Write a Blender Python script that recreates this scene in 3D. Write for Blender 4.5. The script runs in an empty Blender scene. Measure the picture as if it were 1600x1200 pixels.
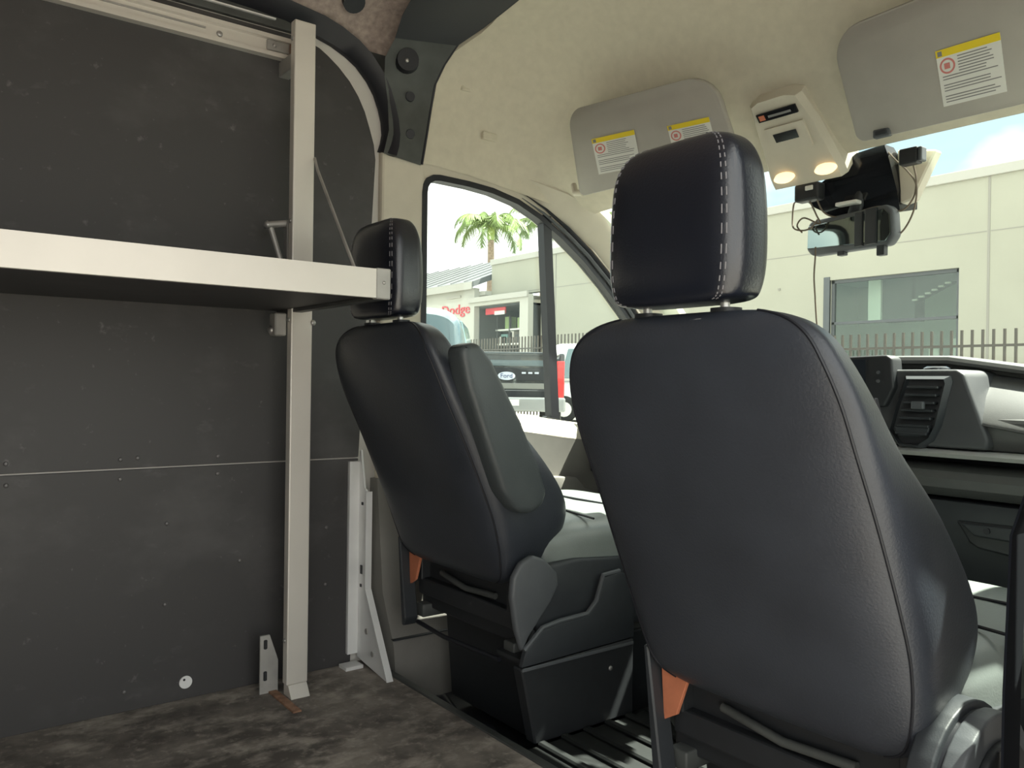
import bpy, bmesh, math, random
from mathutils import Vector, Matrix
random.seed(7)
SC = bpy.context.scene
COL = SC.collection

# ------------------------------------------------------------------ camera
YAW, PITCH, ROLL = math.radians(52.737), math.radians(-0.112), math.radians(0.788)
cd = bpy.data.cameras.new('camera'); cam = bpy.data.objects.new('camera', cd); COL.objects.link(cam)
fw = Vector((-math.sin(YAW)*math.cos(PITCH), math.cos(YAW)*math.cos(PITCH), math.sin(PITCH)))
r0 = Vector((math.cos(YAW), math.sin(YAW), 0)); u0 = r0.cross(fw)
rr = r0*math.cos(ROLL)+u0*math.sin(ROLL); uu = -r0*math.sin(ROLL)+u0*math.cos(ROLL)
cam.matrix_world = Matrix(((rr.x, uu.x, -fw.x, 1.23), (rr.y, uu.y, -fw.y, 0.0), (rr.z, uu.z, -fw.z, 0.80), (0, 0, 0, 1)))
cd.sensor_width = 36; cd.lens = 28.8; cd.clip_start = 0.02; cd.clip_end = 500
SC.camera = cam

# ------------------------------------------------------------------ sky, sun, exposure
W = bpy.data.worlds.new('sky'); SC.world = W; W.use_nodes = True
nt = W.node_tree; nt.nodes.clear()
def wn(t): return nt.nodes.new(t)
tc = wn('ShaderNodeTexCoord'); mp = wn('ShaderNodeMapping'); mp.inputs['Scale'].default_value = (1, 1, 1.6)
mp.inputs['Location'].default_value = (7, 2, 5); mp.inputs['Rotation'].default_value = (0, 0, math.radians(30)); nz = wn('ShaderNodeTexNoise'); nz.inputs['Scale'].default_value = 2.3; nz.inputs['Detail'].default_value = 5; nz.inputs['Roughness'].default_value = .52
cr = wn('ShaderNodeValToRGB'); cr.color_ramp.elements[0].position = .36; cr.color_ramp.elements[1].position = .52
cr.color_ramp.elements[0].color = (.36, .48, .54, 1); cr.color_ramp.elements[1].color = (1.15, 1.13, 1.05, 1)
bg = wn('ShaderNodeBackground'); bg.inputs['Strength'].default_value = 1.0; wo = wn('ShaderNodeOutputWorld')
nt.links.new(tc.outputs['Generated'], mp.inputs['Vector']); nt.links.new(mp.outputs['Vector'], nz.inputs['Vector'])
nt.links.new(nz.outputs['Fac'], cr.inputs['Fac']); nt.links.new(cr.outputs['Color'], bg.inputs['Color']); nt.links.new(bg.outputs[0], wo.inputs[0])
sd = bpy.data.lights.new('sun', 'SUN'); sd.energy = 12.0; sd.angle = math.radians(.6); sd.color = (1, .95, .84)
sun = bpy.data.objects.new('sun', sd); COL.objects.link(sun); sun.location = (6, 12, 16)
SUN_AZ, SUN_EL = math.radians(22), math.radians(60)      # azimuth to the right of the van's nose
sv = Vector((math.sin(SUN_AZ)*math.cos(SUN_EL), math.cos(SUN_AZ)*math.cos(SUN_EL), math.sin(SUN_EL)))
sun.rotation_euler = sv.to_track_quat('Z', 'Y').to_euler()
vs = SC.view_settings; vs.view_transform = 'Standard'; vs.look = 'None'; vs.gamma = 1; vs.exposure = 1.30; vs.use_curve_mapping = False

# ------------------------------------------------------------------ materials
MATS = {}
def mat(name, col, rough=.6, metal=0., spec=.5, var=0., vscale=6., bump=0., bscale=200., emit=None, coat=0., stretch=(1, 1, 1)):
    if name in MATS: return MATS[name]
    m = bpy.data.materials.new(name); m.use_nodes = True; t = m.node_tree; b = t.nodes['Principled BSDF']
    b.inputs['Base Color'].default_value = (*col, 1); b.inputs['Roughness'].default_value = rough; b.inputs['Metallic'].default_value = metal
    b.inputs['Specular IOR Level'].default_value = spec; b.inputs['Coat Weight'].default_value = coat
    co = t.nodes.new('ShaderNodeTexCoord'); mpn = t.nodes.new('ShaderNodeMapping'); mpn.inputs['Scale'].default_value = stretch
    t.links.new(co.outputs['Object'], mpn.inputs['Vector'])
    if var:
        n = t.nodes.new('ShaderNodeTexNoise'); n.inputs['Scale'].default_value = vscale; n.inputs['Detail'].default_value = 6
        r = t.nodes.new('ShaderNodeValToRGB'); r.color_ramp.elements[0].position = .3; r.color_ramp.elements[1].position = .7
        r.color_ramp.elements[0].color = (*[c*(1-var) for c in col], 1); r.color_ramp.elements[1].color = (*[min(1, c*(1+var)) for c in col], 1)
        t.links.new(mpn.outputs[0], n.inputs['Vector']); t.links.new(n.outputs['Fac'], r.inputs['Fac']); t.links.new(r.outputs['Color'], b.inputs['Base Color'])
    if bump:
        n2 = t.nodes.new('ShaderNodeTexNoise'); n2.inputs['Scale'].default_value = bscale; n2.inputs['Detail'].default_value = 3
        bp = t.nodes.new('ShaderNodeBump'); bp.inputs['Strength'].default_value = bump; bp.inputs['Distance'].default_value = .002
        t.links.new(mpn.outputs[0], n2.inputs['Vector']); t.links.new(n2.outputs['Fac'], bp.inputs['Height']); t.links.new(bp.outputs[0], b.inputs['Normal'])
    if emit:
        b.inputs['Emission Color'].default_value = (*emit[:3], 1); b.inputs['Emission Strength'].default_value = emit[3]
    MATS[name] = m; return m

def worn(name, col, light, rough, marks):
    """dark sheet with scuffs: marks = list of (scale, stretch, lo, hi, amount)"""
    m = bpy.data.materials.new(name); m.use_nodes = True; t = m.node_tree; b = t.nodes['Principled BSDF']; b.inputs['Roughness'].default_value = rough
    co = t.nodes.new('ShaderNodeTexCoord'); last = None
    for sc, st, lo, hi, am in marks:
        mpn = t.nodes.new('ShaderNodeMapping'); mpn.inputs['Scale'].default_value = st
        n = t.nodes.new('ShaderNodeTexNoise'); n.inputs['Scale'].default_value = sc; n.inputs['Detail'].default_value = 8; n.inputs['Roughness'].default_value = .62
        mr = t.nodes.new('ShaderNodeMapRange'); mr.inputs['From Min'].default_value = lo; mr.inputs['From Max'].default_value = hi; mr.inputs['To Max'].default_value = am
        t.links.new(co.outputs['Object'], mpn.inputs['Vector']); t.links.new(mpn.outputs[0], n.inputs['Vector']); t.links.new(n.outputs['Fac'], mr.inputs['Value'])
        mx = t.nodes.new('ShaderNodeMix'); mx.data_type = 'RGBA'
        if last is None: mx.inputs[6].default_value = (*col, 1)
        else: t.links.new(last, mx.inputs[6])
        mx.inputs[7].default_value = (*light, 1); t.links.new(mr.outputs[0], mx.inputs[0]); last = mx.outputs[2]
    t.links.new(last, b.inputs['Base Color'])
    MATS[name] = m; return m

def glass(name, tint, refl=.06, rough=.0):
    m = bpy.data.materials.new(name); m.use_nodes = True; t = m.node_tree; t.nodes.clear()
    tr = t.nodes.new('ShaderNodeBsdfTransparent'); tr.inputs[0].default_value = (*tint, 1)
    gl = t.nodes.new('ShaderNodeBsdfGlossy'); gl.inputs['Roughness'].default_value = rough; gl.inputs[0].default_value = (.9, .95, .95, 1)
    lw = t.nodes.new('ShaderNodeLayerWeight'); lw.inputs[0].default_value = .5
    pw = t.nodes.new('ShaderNodeMath'); pw.operation = 'POWER'; pw.inputs[1].default_value = 5; t.links.new(lw.outputs['Facing'], pw.inputs[0])
    fr = t.nodes.new('ShaderNodeMath'); fr.operation = 'MULTIPLY_ADD'; fr.inputs[1].default_value = .5; fr.inputs[2].default_value = refl*.4; fr.use_clamp = True; t.links.new(pw.outputs[0], fr.inputs[0])
    mx = t.nodes.new('ShaderNodeMixShader'); o = t.nodes.new('ShaderNodeOutputMaterial')
    t.links.new(fr.outputs[0], mx.inputs[0]); t.links.new(tr.outputs[0], mx.inputs[1]); t.links.new(gl.outputs[0], mx.inputs[2]); t.links.new(mx.outputs[0], o.inputs[0])
    MATS[name] = m; return m

PANEL = worn('black_wall_sheet', (.049, .047, .048), (.24, .23, .23), .55, [(3, (1, .8, 1.2), .52, .90, .30), (14, (1, .7, 1.3), .62, .85, .30), (26, (1, 1, .9), .66, .80, .65), (60, (1, 1, 1), .66, .76, .40)])
FLOOR = worn('scuffed_black_floor', (.092, .080, .071), (.62, .55, .48), .70, [(3.6, (1, 1, 1), .44, .72, .55), (12, (1.6, .8, 1), .50, .70, .50), (40, (1, 1, 1), .54, .74, .45)])
ALU = mat('brushed_aluminium', (.70, .665, .61), .42, .25, .5, .10, 9, .06, 300, stretch=(1, .25, .25))
ALU_D = mat('dull_aluminium', (.40, .39, .37), .5, .3, .5, .18, 14)
WHITE_ALU = mat('white_aluminium', (.80, .80, .79), .4, .15, .5, .06, 10)
STEEL = mat('steel_screw', (.45, .44, .43), .4, .7)
DSCREW = mat('dark_screw', (.15, .145, .145), .4, .3)
RUST = mat('rusty_steel', (.30, .17, .11), .7, .1, .4, .4, 40)
BODY = mat('body_paint_white', (.60, .575, .54), .45, 0, .5, .05, 6)
BLACKRUB = mat('black_rubber', (.010, .011, .016), .5)
BLACKMET = mat('black_painted_metal', (.062, .066, .064), .5, 0, .5, .25, 12)
BLACKPL = mat('black_plastic', (.020, .022, .025), .48, 0, .5, .1, 30, .1, 400)
DARKPL = mat('dark_grey_plastic', (.028, .032, .037), .5, 0, .5, .08, 30, .12, 500)
GREYPL = mat('grey_plastic', (.085, .092, .10), .5, 0, .5, .06, 30, .12, 500)
TAUPE = mat('taupe_plastic', (.20, .19, .175), .6, 0, .4, .05, 20, .1, 400)
HEADL = mat('beige_headliner', (.63, .585, .475), .95, 0, .1, .04, 40, .2, 600)
TRIMB = mat('beige_trim', (.60, .555, .46), .75, 0, .3, .03, 20, .1, 400)
VISOR = mat('visor_vinyl', (.40, .38, .345), .8, 0, .3, .03, 20, .15, 500)
FLEECE = mat('pinkish_fleece', (.40, .33, .295), .95, 0, .1, .22, 60, .3, 300)
LEATH = mat('black_leather', (.030, .0345, .045), .42, 0, .6, .15, 8, .25, 260)
LEATH2 = mat('black_leather_smooth', (.0075, .0095, .0165), .30, 0, .9, .1, 8, .18, 300)
ARM = mat('armrest_vinyl', (.060, .070, .074), .42, 0, .5, .08, 10, .2, 300)
STITCH = mat('pale_thread', (.20, .195, .205), .8)
ORANGE = mat('orange_primer', (.55, .19, .10), .6, 0, .4, .12, 30)
DASH = mat('dash_plastic', (.078, .080, .079), .5, 0, .5, .06, 30, .15, 600)
CHROME = mat('satin_silver', (.70, .70, .68), .35, .5)
LABELW = mat('label_white', (.74, .74, .70), .5)
YELLOW = mat('label_yellow', (.80, .62, .03), .5)
INK = mat('label_ink', (.22, .22, .22), .6)
REDINK = mat('label_red', (.62, .22, .20), .6)
BLACKGL = mat('black_gloss', (.010, .011, .014), .12)
LAMPW = mat('map_lamp', (.9, .75, .5), .3, emit=(1, .74, .42, .55))
MIRR = mat('mirror_glass', (.26, .31, .30), .03, 1.0)
CABLEM = mat('cable_brown', (.16, .125, .09), .6)
SCREEN = mat('screen_glass', (.022, .026, .034), .10)
WSG = glass('windshield_glass', (.93, .97, .95))
DRG = glass('door_glass', (.90, .95, .93))
CONC = mat('painted_concrete', (.40, .39, .32), .85, 0, .2, .05, .35)
CONCW = mat('white_render', (.52, .51, .455), .85, 0, .2, .05, .5)
CAP = mat('parapet_cap', (.46, .445, .40), .7)
ASPH = mat('asphalt', (.22, .215, .20), .9, 0, .2, .25, 3)
FENCEM = mat('fence_bronze', (.05, .042, .032), .5)
ROOFM = mat('grey_metal_roof', (.12, .125, .13), .6, 0, .5, .06, 2)
SHGL = glass('shop_glass', (.78, .84, .80), .12)
SHIN = mat('shop_interior', (.55, .60, .55), .8)
SHDK = mat('shop_dark', (.07, .075, .075), .8)
SHLT = mat('shop_light', (.85, .86, .80), .8)
GAPM = mat('joint_gap', (.30, .285, .25), .9)
TRUCKB = mat('black_car_paint', (.020, .024, .026), .2, 0, .6, coat=.6)
WHITEP = mat('white_car_paint', (.78, .78, .76), .25, 0, .5, coat=.4)
TEALP = mat('teal_car_paint', (.03, .055, .065), .25, 0, .5, coat=.4)
CARGL = mat('car_glass', (.10, .16, .17), .06, 0, .8)
TYRE = mat('tyre', (.02, .02, .02), .85)
TAIL = mat('tail_lamp_red', (.80, .03, .03), .2, emit=(1, .05, .04, .25))
BADGE = mat('badge_silver', (.62, .66, .74), .25, .3)
BADGEB = mat('badge_blue', (.03, .05, .16), .3)
REDSIGN = mat('sign_red', (.72, .06, .08), .5)
BARK = mat('palm_bark', (.33, .24, .17), .9, 0, .2, .3, 8)
LEAFM = mat('palm_leaf', (.13, .19, .05), .5, 0, .4, .4, 2)
CROWN = mat('palm_crownshaft', (.38, .48, .12), .5)
WOODO = mat('orange_wood', (.62, .36, .14), .7)

# ------------------------------------------------------------------ mesh helpers (world coordinates)
class MB:
    def __init__(s): s.bm = bmesh.new()
    def face(s, pts):
        try: s.bm.faces.new([s.bm.verts.new(p) for p in pts])
        except ValueError: pass
        return s
    def box(s, lo, hi, bev=0., seg=2):
        b = bmesh.new(); bmesh.ops.create_cube(b, size=1)
        for v in b.verts:
            v.co = Vector([(lo[i]+hi[i])/2+v.co[i]*(hi[i]-lo[i]) for i in range(3)])
        if bev: bmesh.ops.bevel(b, geom=b.edges[:], offset=bev, segments=seg, affect='EDGES', profile=.5)
        return s.merge(b)
    def merge(s, b, M=None):
        if M is not None: b.transform(M)
        vm = {}
        for v in b.verts: vm[v] = s.bm.verts.new(v.co)
        for f in b.faces:
            try: s.bm.faces.new([vm[v] for v in f.verts])
            except ValueError: pass
        b.free(); return s
    def prism(s, pts, axis, a, b, bev=0., seg=2):
        """polygon pts in the two other axes (in xyz order), extruded along axis from a to b"""
        q = bmesh.new()
        def P(p, t):
            l = list(p); l.insert(axis, t); return Vector(l)
        A = [q.verts.new(P(p, a)) for p in pts]; B = [q.verts.new(P(p, b)) for p in pts]; n = len(pts)
        q.faces.new(A); q.faces.new(B[::-1])
        for i in range(n): q.faces.new([A[i], B[i], B[(i+1) % n], A[(i+1) % n]][::-1])
        bmesh.ops.recalc_face_normals(q, faces=q.faces[:])
        if bev: bmesh.ops.bevel(q, geom=q.edges[:], offset=bev, segments=seg, affect='EDGES', profile=.5)
        return s.merge(q)
    def tube(s, pts, r, seg=8, closed=False):
        pts = [Vector(p) for p in pts]; n = len(pts); rings = []; up = None
        for i, p in enumerate(pts):
            a = pts[(i-1) % n] if closed or i else p; c = pts[(i+1) % n] if closed or i < n-1 else p
            d = (c-a).normalized()
            if up is None: up = d.orthogonal().normalized()
            up = (up-d*up.dot(d)); up = up.normalized() if up.length > 1e-6 else d.orthogonal().normalized()
            w = d.cross(up); ra = r[i] if isinstance(r, (list, tuple)) else r
            rings.append([s.bm.verts.new(p+(up*math.cos(2*math.pi*k/seg)+w*math.sin(2*math.pi*k/seg))*ra) for k in range(seg)])
        m = n if closed else n-1
        for i in range(m):
            A, B = rings[i], rings[(i+1) % n]
            for k in range(seg): s.bm.faces.new([A[k], A[(k+1) % seg], B[(k+1) % seg], B[k]])
        if not closed: s.bm.faces.new(rings[0][::-1]); s.bm.faces.new(rings[-1])
        return s
    def cyl(s, p, q, r, seg=16, r2=None):
        return s.tube([p, q], [r, r if r2 is None else r2], seg)
    def rings(s, R, close_u=True, cap=True):
        V = [[s.bm.verts.new(p) for p in r] for r in R]; n = len(R[0])
        for i in range(len(V)-1):
            for k in range(n if close_u else n-1):
                s.bm.faces.new([V[i][k], V[i][(k+1) % n], V[i+1][(k+1) % n], V[i+1][k]])
        if cap and close_u: s.bm.faces.new(V[0][::-1]); s.bm.faces.new(V[-1])
        return s
    def ribbon(s, A, B, th=None):
        """strip between two polylines, with thickness vector th"""
        th = Vector(th or (0, 0, 0)); n = len(A)
        A = [Vector(p) for p in A]; B = [Vector(p) for p in B]
        R = [[A[i], B[i], B[i]+th, A[i]+th] for i in range(n)]
        return s.rings(R)
    def dome(s, c, ax, r, h, seg=12):
        ax = Vector(ax).normalized(); u = ax.orthogonal().normalized(); w = ax.cross(u); c = Vector(c)
        R = []
        for a in (0, .35, .7, 1.0, 1.3):
            R.append([c+ax*h*math.sin(a)+(u*math.cos(2*math.pi*k/seg)+w*math.sin(2*math.pi*k/seg))*r*math.cos(a) for k in range(seg)])
        return s.rings(R)
    def build(s, name, m, parent=None, smooth=False, sharp=None):
        me = bpy.data.meshes.new(name); bmesh.ops.recalc_face_normals(s.bm, faces=s.bm.faces[:])
        o = bpy.data.objects.new(name, me); COL.objects.link(o)
        off = Vector((0, 0, 0)); p = parent
        while p is not None: off = off+Vector(p.location); p = p.parent
        if parent is not None:
            o.parent = parent
            for v in s.bm.verts: v.co = v.co-off
        else:
            c = [v.co for v in s.bm.verts]
            base = Vector(((min(q.x for q in c)+max(q.x for q in c))/2, (min(q.y for q in c)+max(q.y for q in c))/2, min(q.z for q in c)))
            for v in s.bm.verts: v.co = v.co-base
            o.location = base
        s.bm.to_mesh(me); s.bm.free(); me.materials.append(m)
        if smooth:
            for f in me.polygons: f.use_smooth = True
            me.set_sharp_from_angle(angle=math.radians(sharp or 40))
        return o

def thing(name, label, cat, loc, group=None, kind=None):
    o = bpy.data.objects.new(name, None); COL.objects.link(o); o.location = loc; o.empty_display_size = .05
    return tag(o, label, cat, group, kind)
def tag(o, label, cat, group=None, kind=None):
    o['label'] = label; o['category'] = cat
    if group: o['group'] = group
    if kind: o['kind'] = kind
    return o
def struct(o, label, cat): return tag(o, label, cat, None, 'structure')
def B(lo, hi, bev=0., seg=2): return MB().box(lo, hi, bev, seg)
def copy_part(src, parent, dx=Vector((0, 0, 0))):
    c = src.copy(); COL.objects.link(c); c.parent = parent; c.location = Vector(src.location)+Vector(dx); return c
def superell(cx, cy, a, b, n, seg, z):
    R = []
    for k in range(seg):
        t = 2*math.pi*k/seg; c, si = math.cos(t), math.sin(t)
        R.append(Vector((cx+a*math.copysign(abs(c)**(2/n), c), cy+b*math.copysign(abs(si)**(2/n), si), z)))
    return R
def catmull(rows, m):
    """smooth interpolation of rows of numbers to m rows"""
    out = []; n = len(rows)
    for j in range(m):
        t = j*(n-1)/(m-1); i = min(int(t), n-2); f = t-i
        p0, p1, p2, p3 = rows[max(i-1, 0)], rows[i], rows[i+1], rows[min(i+2, n-1)]
        out.append([.5*((2*b)+(-a+c)*f+(2*a-5*b+4*c-d)*f*f+(-a+3*b-3*c+d)*f**3) for a, b, c, d in zip(p0, p1, p2, p3)])
    return out
def text_mesh(name, txt, size, m, parent, M, ext=.002):
    cu = bpy.data.curves.new('lettering', 'FONT'); cu.body = txt; cu.size = size; cu.extrude = ext; cu.align_x = 'CENTER'; cu.align_y = 'CENTER'; cu.resolution_u = 3
    tmp = bpy.data.objects.new('lettering_tmp', cu); COL.objects.link(tmp)
    dg = bpy.context.evaluated_depsgraph_get(); me = bpy.data.meshes.new_from_object(tmp.evaluated_get(dg)); bpy.data.objects.remove(tmp)
    me.transform(M)
    off = Vector((0, 0, 0)); p = parent
    while p is not None: off = off+Vector(p.location); p = p.parent
    me.transform(Matrix.Translation(-off)); me.materials.clear(); me.materials.append(m)
    o = bpy.data.objects.new(name, me); COL.objects.link(o); o.parent = parent; return o

# =================================================================== VAN SHELL
fl = struct(B((-.895, -2.6, -.03), (.895, 1.10, 0)).build('floor', FLOOR), 'scuffed black vinyl cargo floor with pale wear marks', 'floor')
cf = struct(B((-.90, 1.10, -.14), (.90, 2.62, -.10)).build('cab_floor', BLACKPL), 'black cab floor below the front seats', 'floor')
B((-.895, 1.09, -.10), (.895, 1.112, .004), .003).build('step_edge', BLACKMET, cf)
# ribbed rubber mat: each rib
MATM = mat('rubber_mat', (.012, .014, .014), .7, 0, .3, .2, 20)
B((-.188, 1.125, -.10), (.27, 1.95, -.012), .006).build('tunnel_mat', MATM, cf)
for k in range(11):
    B((-.185, 1.16+k*.068, -.012), (.265, 1.182+k*.068, -.002), .004, 1).build('mat_rib', MATM, cf)

# left wall: white body side, two black sheets, screws
wl = struct(MB().prism([(-2.6, 0), (1.125, 0), (1.135, 1.46), (1.13, 1.62), (1.05, 1.74), (.9, 1.80), (-2.6, 1.80)], 0, -.905, -.889).build('wall_left', BODY),
            'left cargo wall lined with two scuffed black sheets', 'wall')
MB().prism([(-2.6, 0), (1.045, 0), (1.062, .5785), (-2.6, .5785)], 0, -.889, -.881, .001, 1).build('panel', PANEL, wl)
MB().prism([(-2.6, .5825), (1.062, .5825), (1.104, 1.432), (1.098, 1.475), (1.084, 1.519), (1.068, 1.563), (1.047, 1.602), (1.02, 1.638), (.987, 1.669), (.955, 1.692), (.93, 1.707), (.88, 1.722), (-2.6, 1.725)], 0, -.889, -.881, .001, 1).build('panel', PANEL, wl)
s0 = None
for (y, z) in ((.207, .605), (.208, .557), (.44, .604), (.44, .557), (.669, .602), (.668, .558), (.547, .442), (.545, .243), (.455, .047), (.967, .392), (.728, .329), (.478, .606), (.967, .235), (-.06, .60), (-.06, .557)):
    if s0 is None: s0 = MB().dome((-.881, y, z), (1, 0, 0), .0055, .0035).build('screw', DSCREW, wl, True); y0, z0 = y, z
    else: copy_part(s0, wl, (0, y-y0, z-z0))
st = MB(); st.cyl((-.881, .596, .042), (-.878, .596, .042), .0155, 28); stk = st.build('plastic_disc', mat('disc_white', (.82, .82, .82), .5), wl)
MB().cyl((-.8785, .592, .049), (-.8770, .592, .049), .003, 10).build('disc_hole', BLACKPL, stk)

# right side of the van: wall behind the sliding-door opening, B post, door
wr = struct(B((.889, -2.6, 0), (.905, -.42, 1.80)).build('wall_right', BODY), 'right cargo wall behind the sliding door opening', 'wall')
br = struct(MB().prism([(.98, -.1), (1.23, -.1), (1.23, 1.80), (.98, 1.80)], 0, .875, .93, .01).build('trim_1', TAUPE), 'right door post trim beside the passenger seat', 'trim')
B((.80, -.42, 1.62), (.905, .96, 1.86), .02).build('door_header', BODY, wr)
# roof skin over cargo area (arched), with fleece lining
def arch(Y0, Y1, prof, m, name, th=.012):
    b = MB(); P = prof+[(-x, z) for x, z in prof[::-1][1:]]
    R = []
    for Y in (Y0, Y1): R.append([Vector((x, Y, z)) for x, z in P]+[Vector((x*1.0, Y, z+th)) for x, z in P[::-1]])
    b.rings(R); return b.build(name, m, None, True, 50)
cargo_prof = [(-.895, 1.74), (-.885, 1.765), (-.865, 1.79), (-.83, 1.82), (-.76, 1.85), (-.62, 1.875), (-.40, 1.89), (0, 1.895)]
ce = struct(arch(-2.6, 1.235, cargo_prof, FLEECE, 'ceiling'), 'pinkish fleece lining under the cargo roof', 'ceiling')
MB().prism([(-.892, 1.727), (-.874, 1.727), (-.870, 1.80), (-.892, 1.80)], 1, -2.5, .88, .002).build('roof_rail', BLACKMET, ce)
B((-.874, -2.4, 1.744), (-.866, .80, 1.748)).build('bright_edge', WHITE_ALU, ce)
for (x, y, z, r) in ((-.80, .99, 1.825, .03),):
    MB().cyl((x-.012, y, z+.012), (x+.004, y, z-.008), r, 20).build('grommet', BLACKRUB, ce)
B((-.89, -2.64, 0), (.89, -2.60, 1.86)).build('wall_back', BODY)
struct(bpy.data.objects['wall_back'], 'closed rear doors at the end of the cargo area', 'wall')

# black seal sweeping from the door post up and back along the roof edge
cen = [(.30, 1.775), (.60, 1.775), (.744, 1.772), (.83, 1.768), (.92, 1.752), (.97, 1.738), (1.015, 1.718), (1.05, 1.695), (1.085, 1.658), (1.108, 1.622), (1.124, 1.582), (1.134, 1.545), (1.138, 1.508), (1.134, 1.478), (1.126, 1.452)]
wid = [.022, .024, .027, .030, .034, .033, .032, .030, .028, .026, .025, .025, .026, .028, .029]
A_, B_ = [], []
for i, (y, z) in enumerate(cen):
    a = cen[max(i-1, 0)]; c = cen[min(i+1, len(cen)-1)]; d = Vector((c[0]-a[0], c[1]-a[1])).normalized(); n = Vector((-d.y, d.x))
    A_.append((-.868, y-n.x*wid[i]*.55, z-n.y*wid[i]*.55)); B_.append((-.842, y+n.x*wid[i]*.9, z+n.y*wid[i]*.9))
seal = struct(MB().ribbon(A_, B_, (-.018, 0, 0)).build('trim_2', BLACKRUB, None, True, 60), 'black rubber seal curving up from door post to roof edge', 'trim')
# black painted metal of the post top, with holes and a plug
Lp = [(-.862, 1.148, 1.452), (-.858, 1.162, 1.52), (-.856, 1.156, 1.60), (-.848, 1.140, 1.665), (-.832, 1.125, 1.72), (-.800, 1.112, 1.77), (-.755, 1.108, 1.815), (-.69, 1.105, 1.845), (-.60, 1.105, 1.865)]
Rp = [(-.868, 1.246, 1.440), (-.865, 1.258, 1.52), (-.856, 1.266, 1.60), (-.838, 1.270, 1.675), (-.808, 1.272, 1.735), (-.765, 1.290, 1.785), (-.700, 1.330, 1.822), (-.62, 1.345, 1.845), (-.52, 1.345, 1.858)]
Lp = [(x+(.014 if i > 3 else 0), y-(.028 if i < 5 else 0), z-(.014 if i > 3 else 0)) for i, (x, y, z) in enumerate(Lp)]
Rp = [(x+(.016 if i > 3 else 0), y, z-(.016 if i > 3 else 0)) for i, (x, y, z) in enumerate(Rp)]
bp_ = struct(MB().ribbon(Lp, Rp, (.006, -.004, -.004)).build('trim_3', BLACKMET, None, True, 50), 'black painted roof bow end with bolt holes above door post', 'trim')
for (t, f, r, prot) in ((1.0, .56, .015, .014), (2.35, .50, .0155, .014), (3.95, .36, .036, .024)):
    i = int(t); g = t-i
    a = Vector(Lp[i]).lerp(Vector(Lp[i+1]), g); b = Vector(Rp[i]).lerp(Vector(Rp[i+1]), g); p = a.lerp(b, f)
    n = Vector((.93, -.30, -.18)).normalized()
    o = MB().cyl(p, p+n*prot, r, 20, r*.85).build('plug', BLACKRUB, bp_, True, 40)
    if r > .03: MB().dome(p+n*prot+Vector((.0, -.004, -.004)), n, .006, .004).build('bolt', STEEL, o, True)
MB().ribbon([Vector(p)+Vector((.007, -.006, -.006)) for p in Lp[5:]], [Vector(p)+Vector((.007, -.006, -.006)) for p in Rp[5:]], (.003, -.002, -.003)).build('upper_dark_sheet', BLACKRUB, bp_, True, 50)  # near-black sheet over the upper end of the bow
MB().prism([(1.08, 1.42), (1.33, 1.42), (1.33, 1.80), (1.0, 1.80), (1.08, 1.70)], 0, -.912, -.894).build('backing_plate', BLACKMET, bp_)
# edge bead between bow and headliner
MB().tube([Vector(p)+Vector((.006, 0, 0)) for p in Rp], .004, 8).build('edge_bead', BLACKRUB, bp_, True)

# cab headliner
def headliner():
    b = MB(); NU, NV = 40, 26; R = []
    zc = catmull([[1.875], [1.87], [1.84], [1.775], [1.675], [1.555], [1.455], [1.385]], NV)
    zo = catmull([[1.447], [1.442], [1.435], [1.425], [1.412], [1.395], [1.378], [1.360]], NV)
    for j in range(NV):
        v = j/(NV-1); row = []
        for i in range(NU+1):
            u = -1+2*i/NU; s = math.copysign(abs(math.sin(u*math.pi/2)), u)
            w = .868-.05*max(0, v-.55)/.45
            n = 3.4-1.0*v
            h = max(0, 1-abs(s)**n)**(1/n)
            yf = 1.905-.03*s*s; yr = 1.25+.10*min(1, max(0, (h-.62)/.22)); y = yr+(yf-yr)*v
            row.append(Vector((w*s, y, zo[j][0]+(zc[j][0]-zo[j][0])*h)))
        R.append(row)
    T = [[p+Vector((0, 0, .012)) for p in r] for r in R]
    b.rings(R, False); b.rings([r[::-1] for r in T], False)
    for k in (0, -1): b.rings([R[k], T[k]], False)
    return b.build('headliner', HEADL, None, True, 60)
hl = struct(headliner(), 'beige moulded cab headliner curving down to the windshield', 'ceiling')
B((-.858, 1.355, 1.674), (-.818, 1.395, 1.690), .003).build('clip_cover', HEADL, hl)
B((-.872, 1.455, 1.553), (-.846, 1.510, 1.577), .003).build('clip_cover', HEADL, hl)
ro = struct(arch(1.20, 1.95, [(-.91, 1.46), (-.905, 1.62), (-.86, 1.78), (-.74, 1.87), (-.5, 1.91), (0, 1.92)], BODY, 'roof'), 'white van roof above the cab', 'roof')

# left post trims
MB().prism([(1.118, .50), (1.262, .50), (1.262, 1.40), (1.25, 1.45), (1.118, 1.462)], 0, -.905, -.868, .008).build('trim_4', TRIMB)
struct(bpy.data.objects['trim_4'], 'beige upper trim of the left door post', 'trim')
tl = MB(); tl.rings([[Vector((-.905, 1.10, -.1)), Vector((-.905, 1.50, -.1)), Vector((-.76, 1.46, -.1)), Vector((-.76, 1.13, -.1))],
                     [Vector((-.905, 1.10, .06)), Vector((-.905, 1.47, .06)), Vector((-.775, 1.42, .06)), Vector((-.775, 1.125, .06))],
                     [Vector((-.905, 1.10, .20)), Vector((-.905, 1.38, .20)), Vector((-.825, 1.34, .20)), Vector((-.825, 1.115, .20))],
                     [Vector((-.905, 1.10, .52)), Vector((-.905, 1.30, .52)), Vector((-.860, 1.28, .52)), Vector((-.860, 1.112, .52))]])
struct(tl.build('trim_5', TAUPE, None, True, 30), 'grey lower trim of the left door post behind the seat', 'trim')
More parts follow.
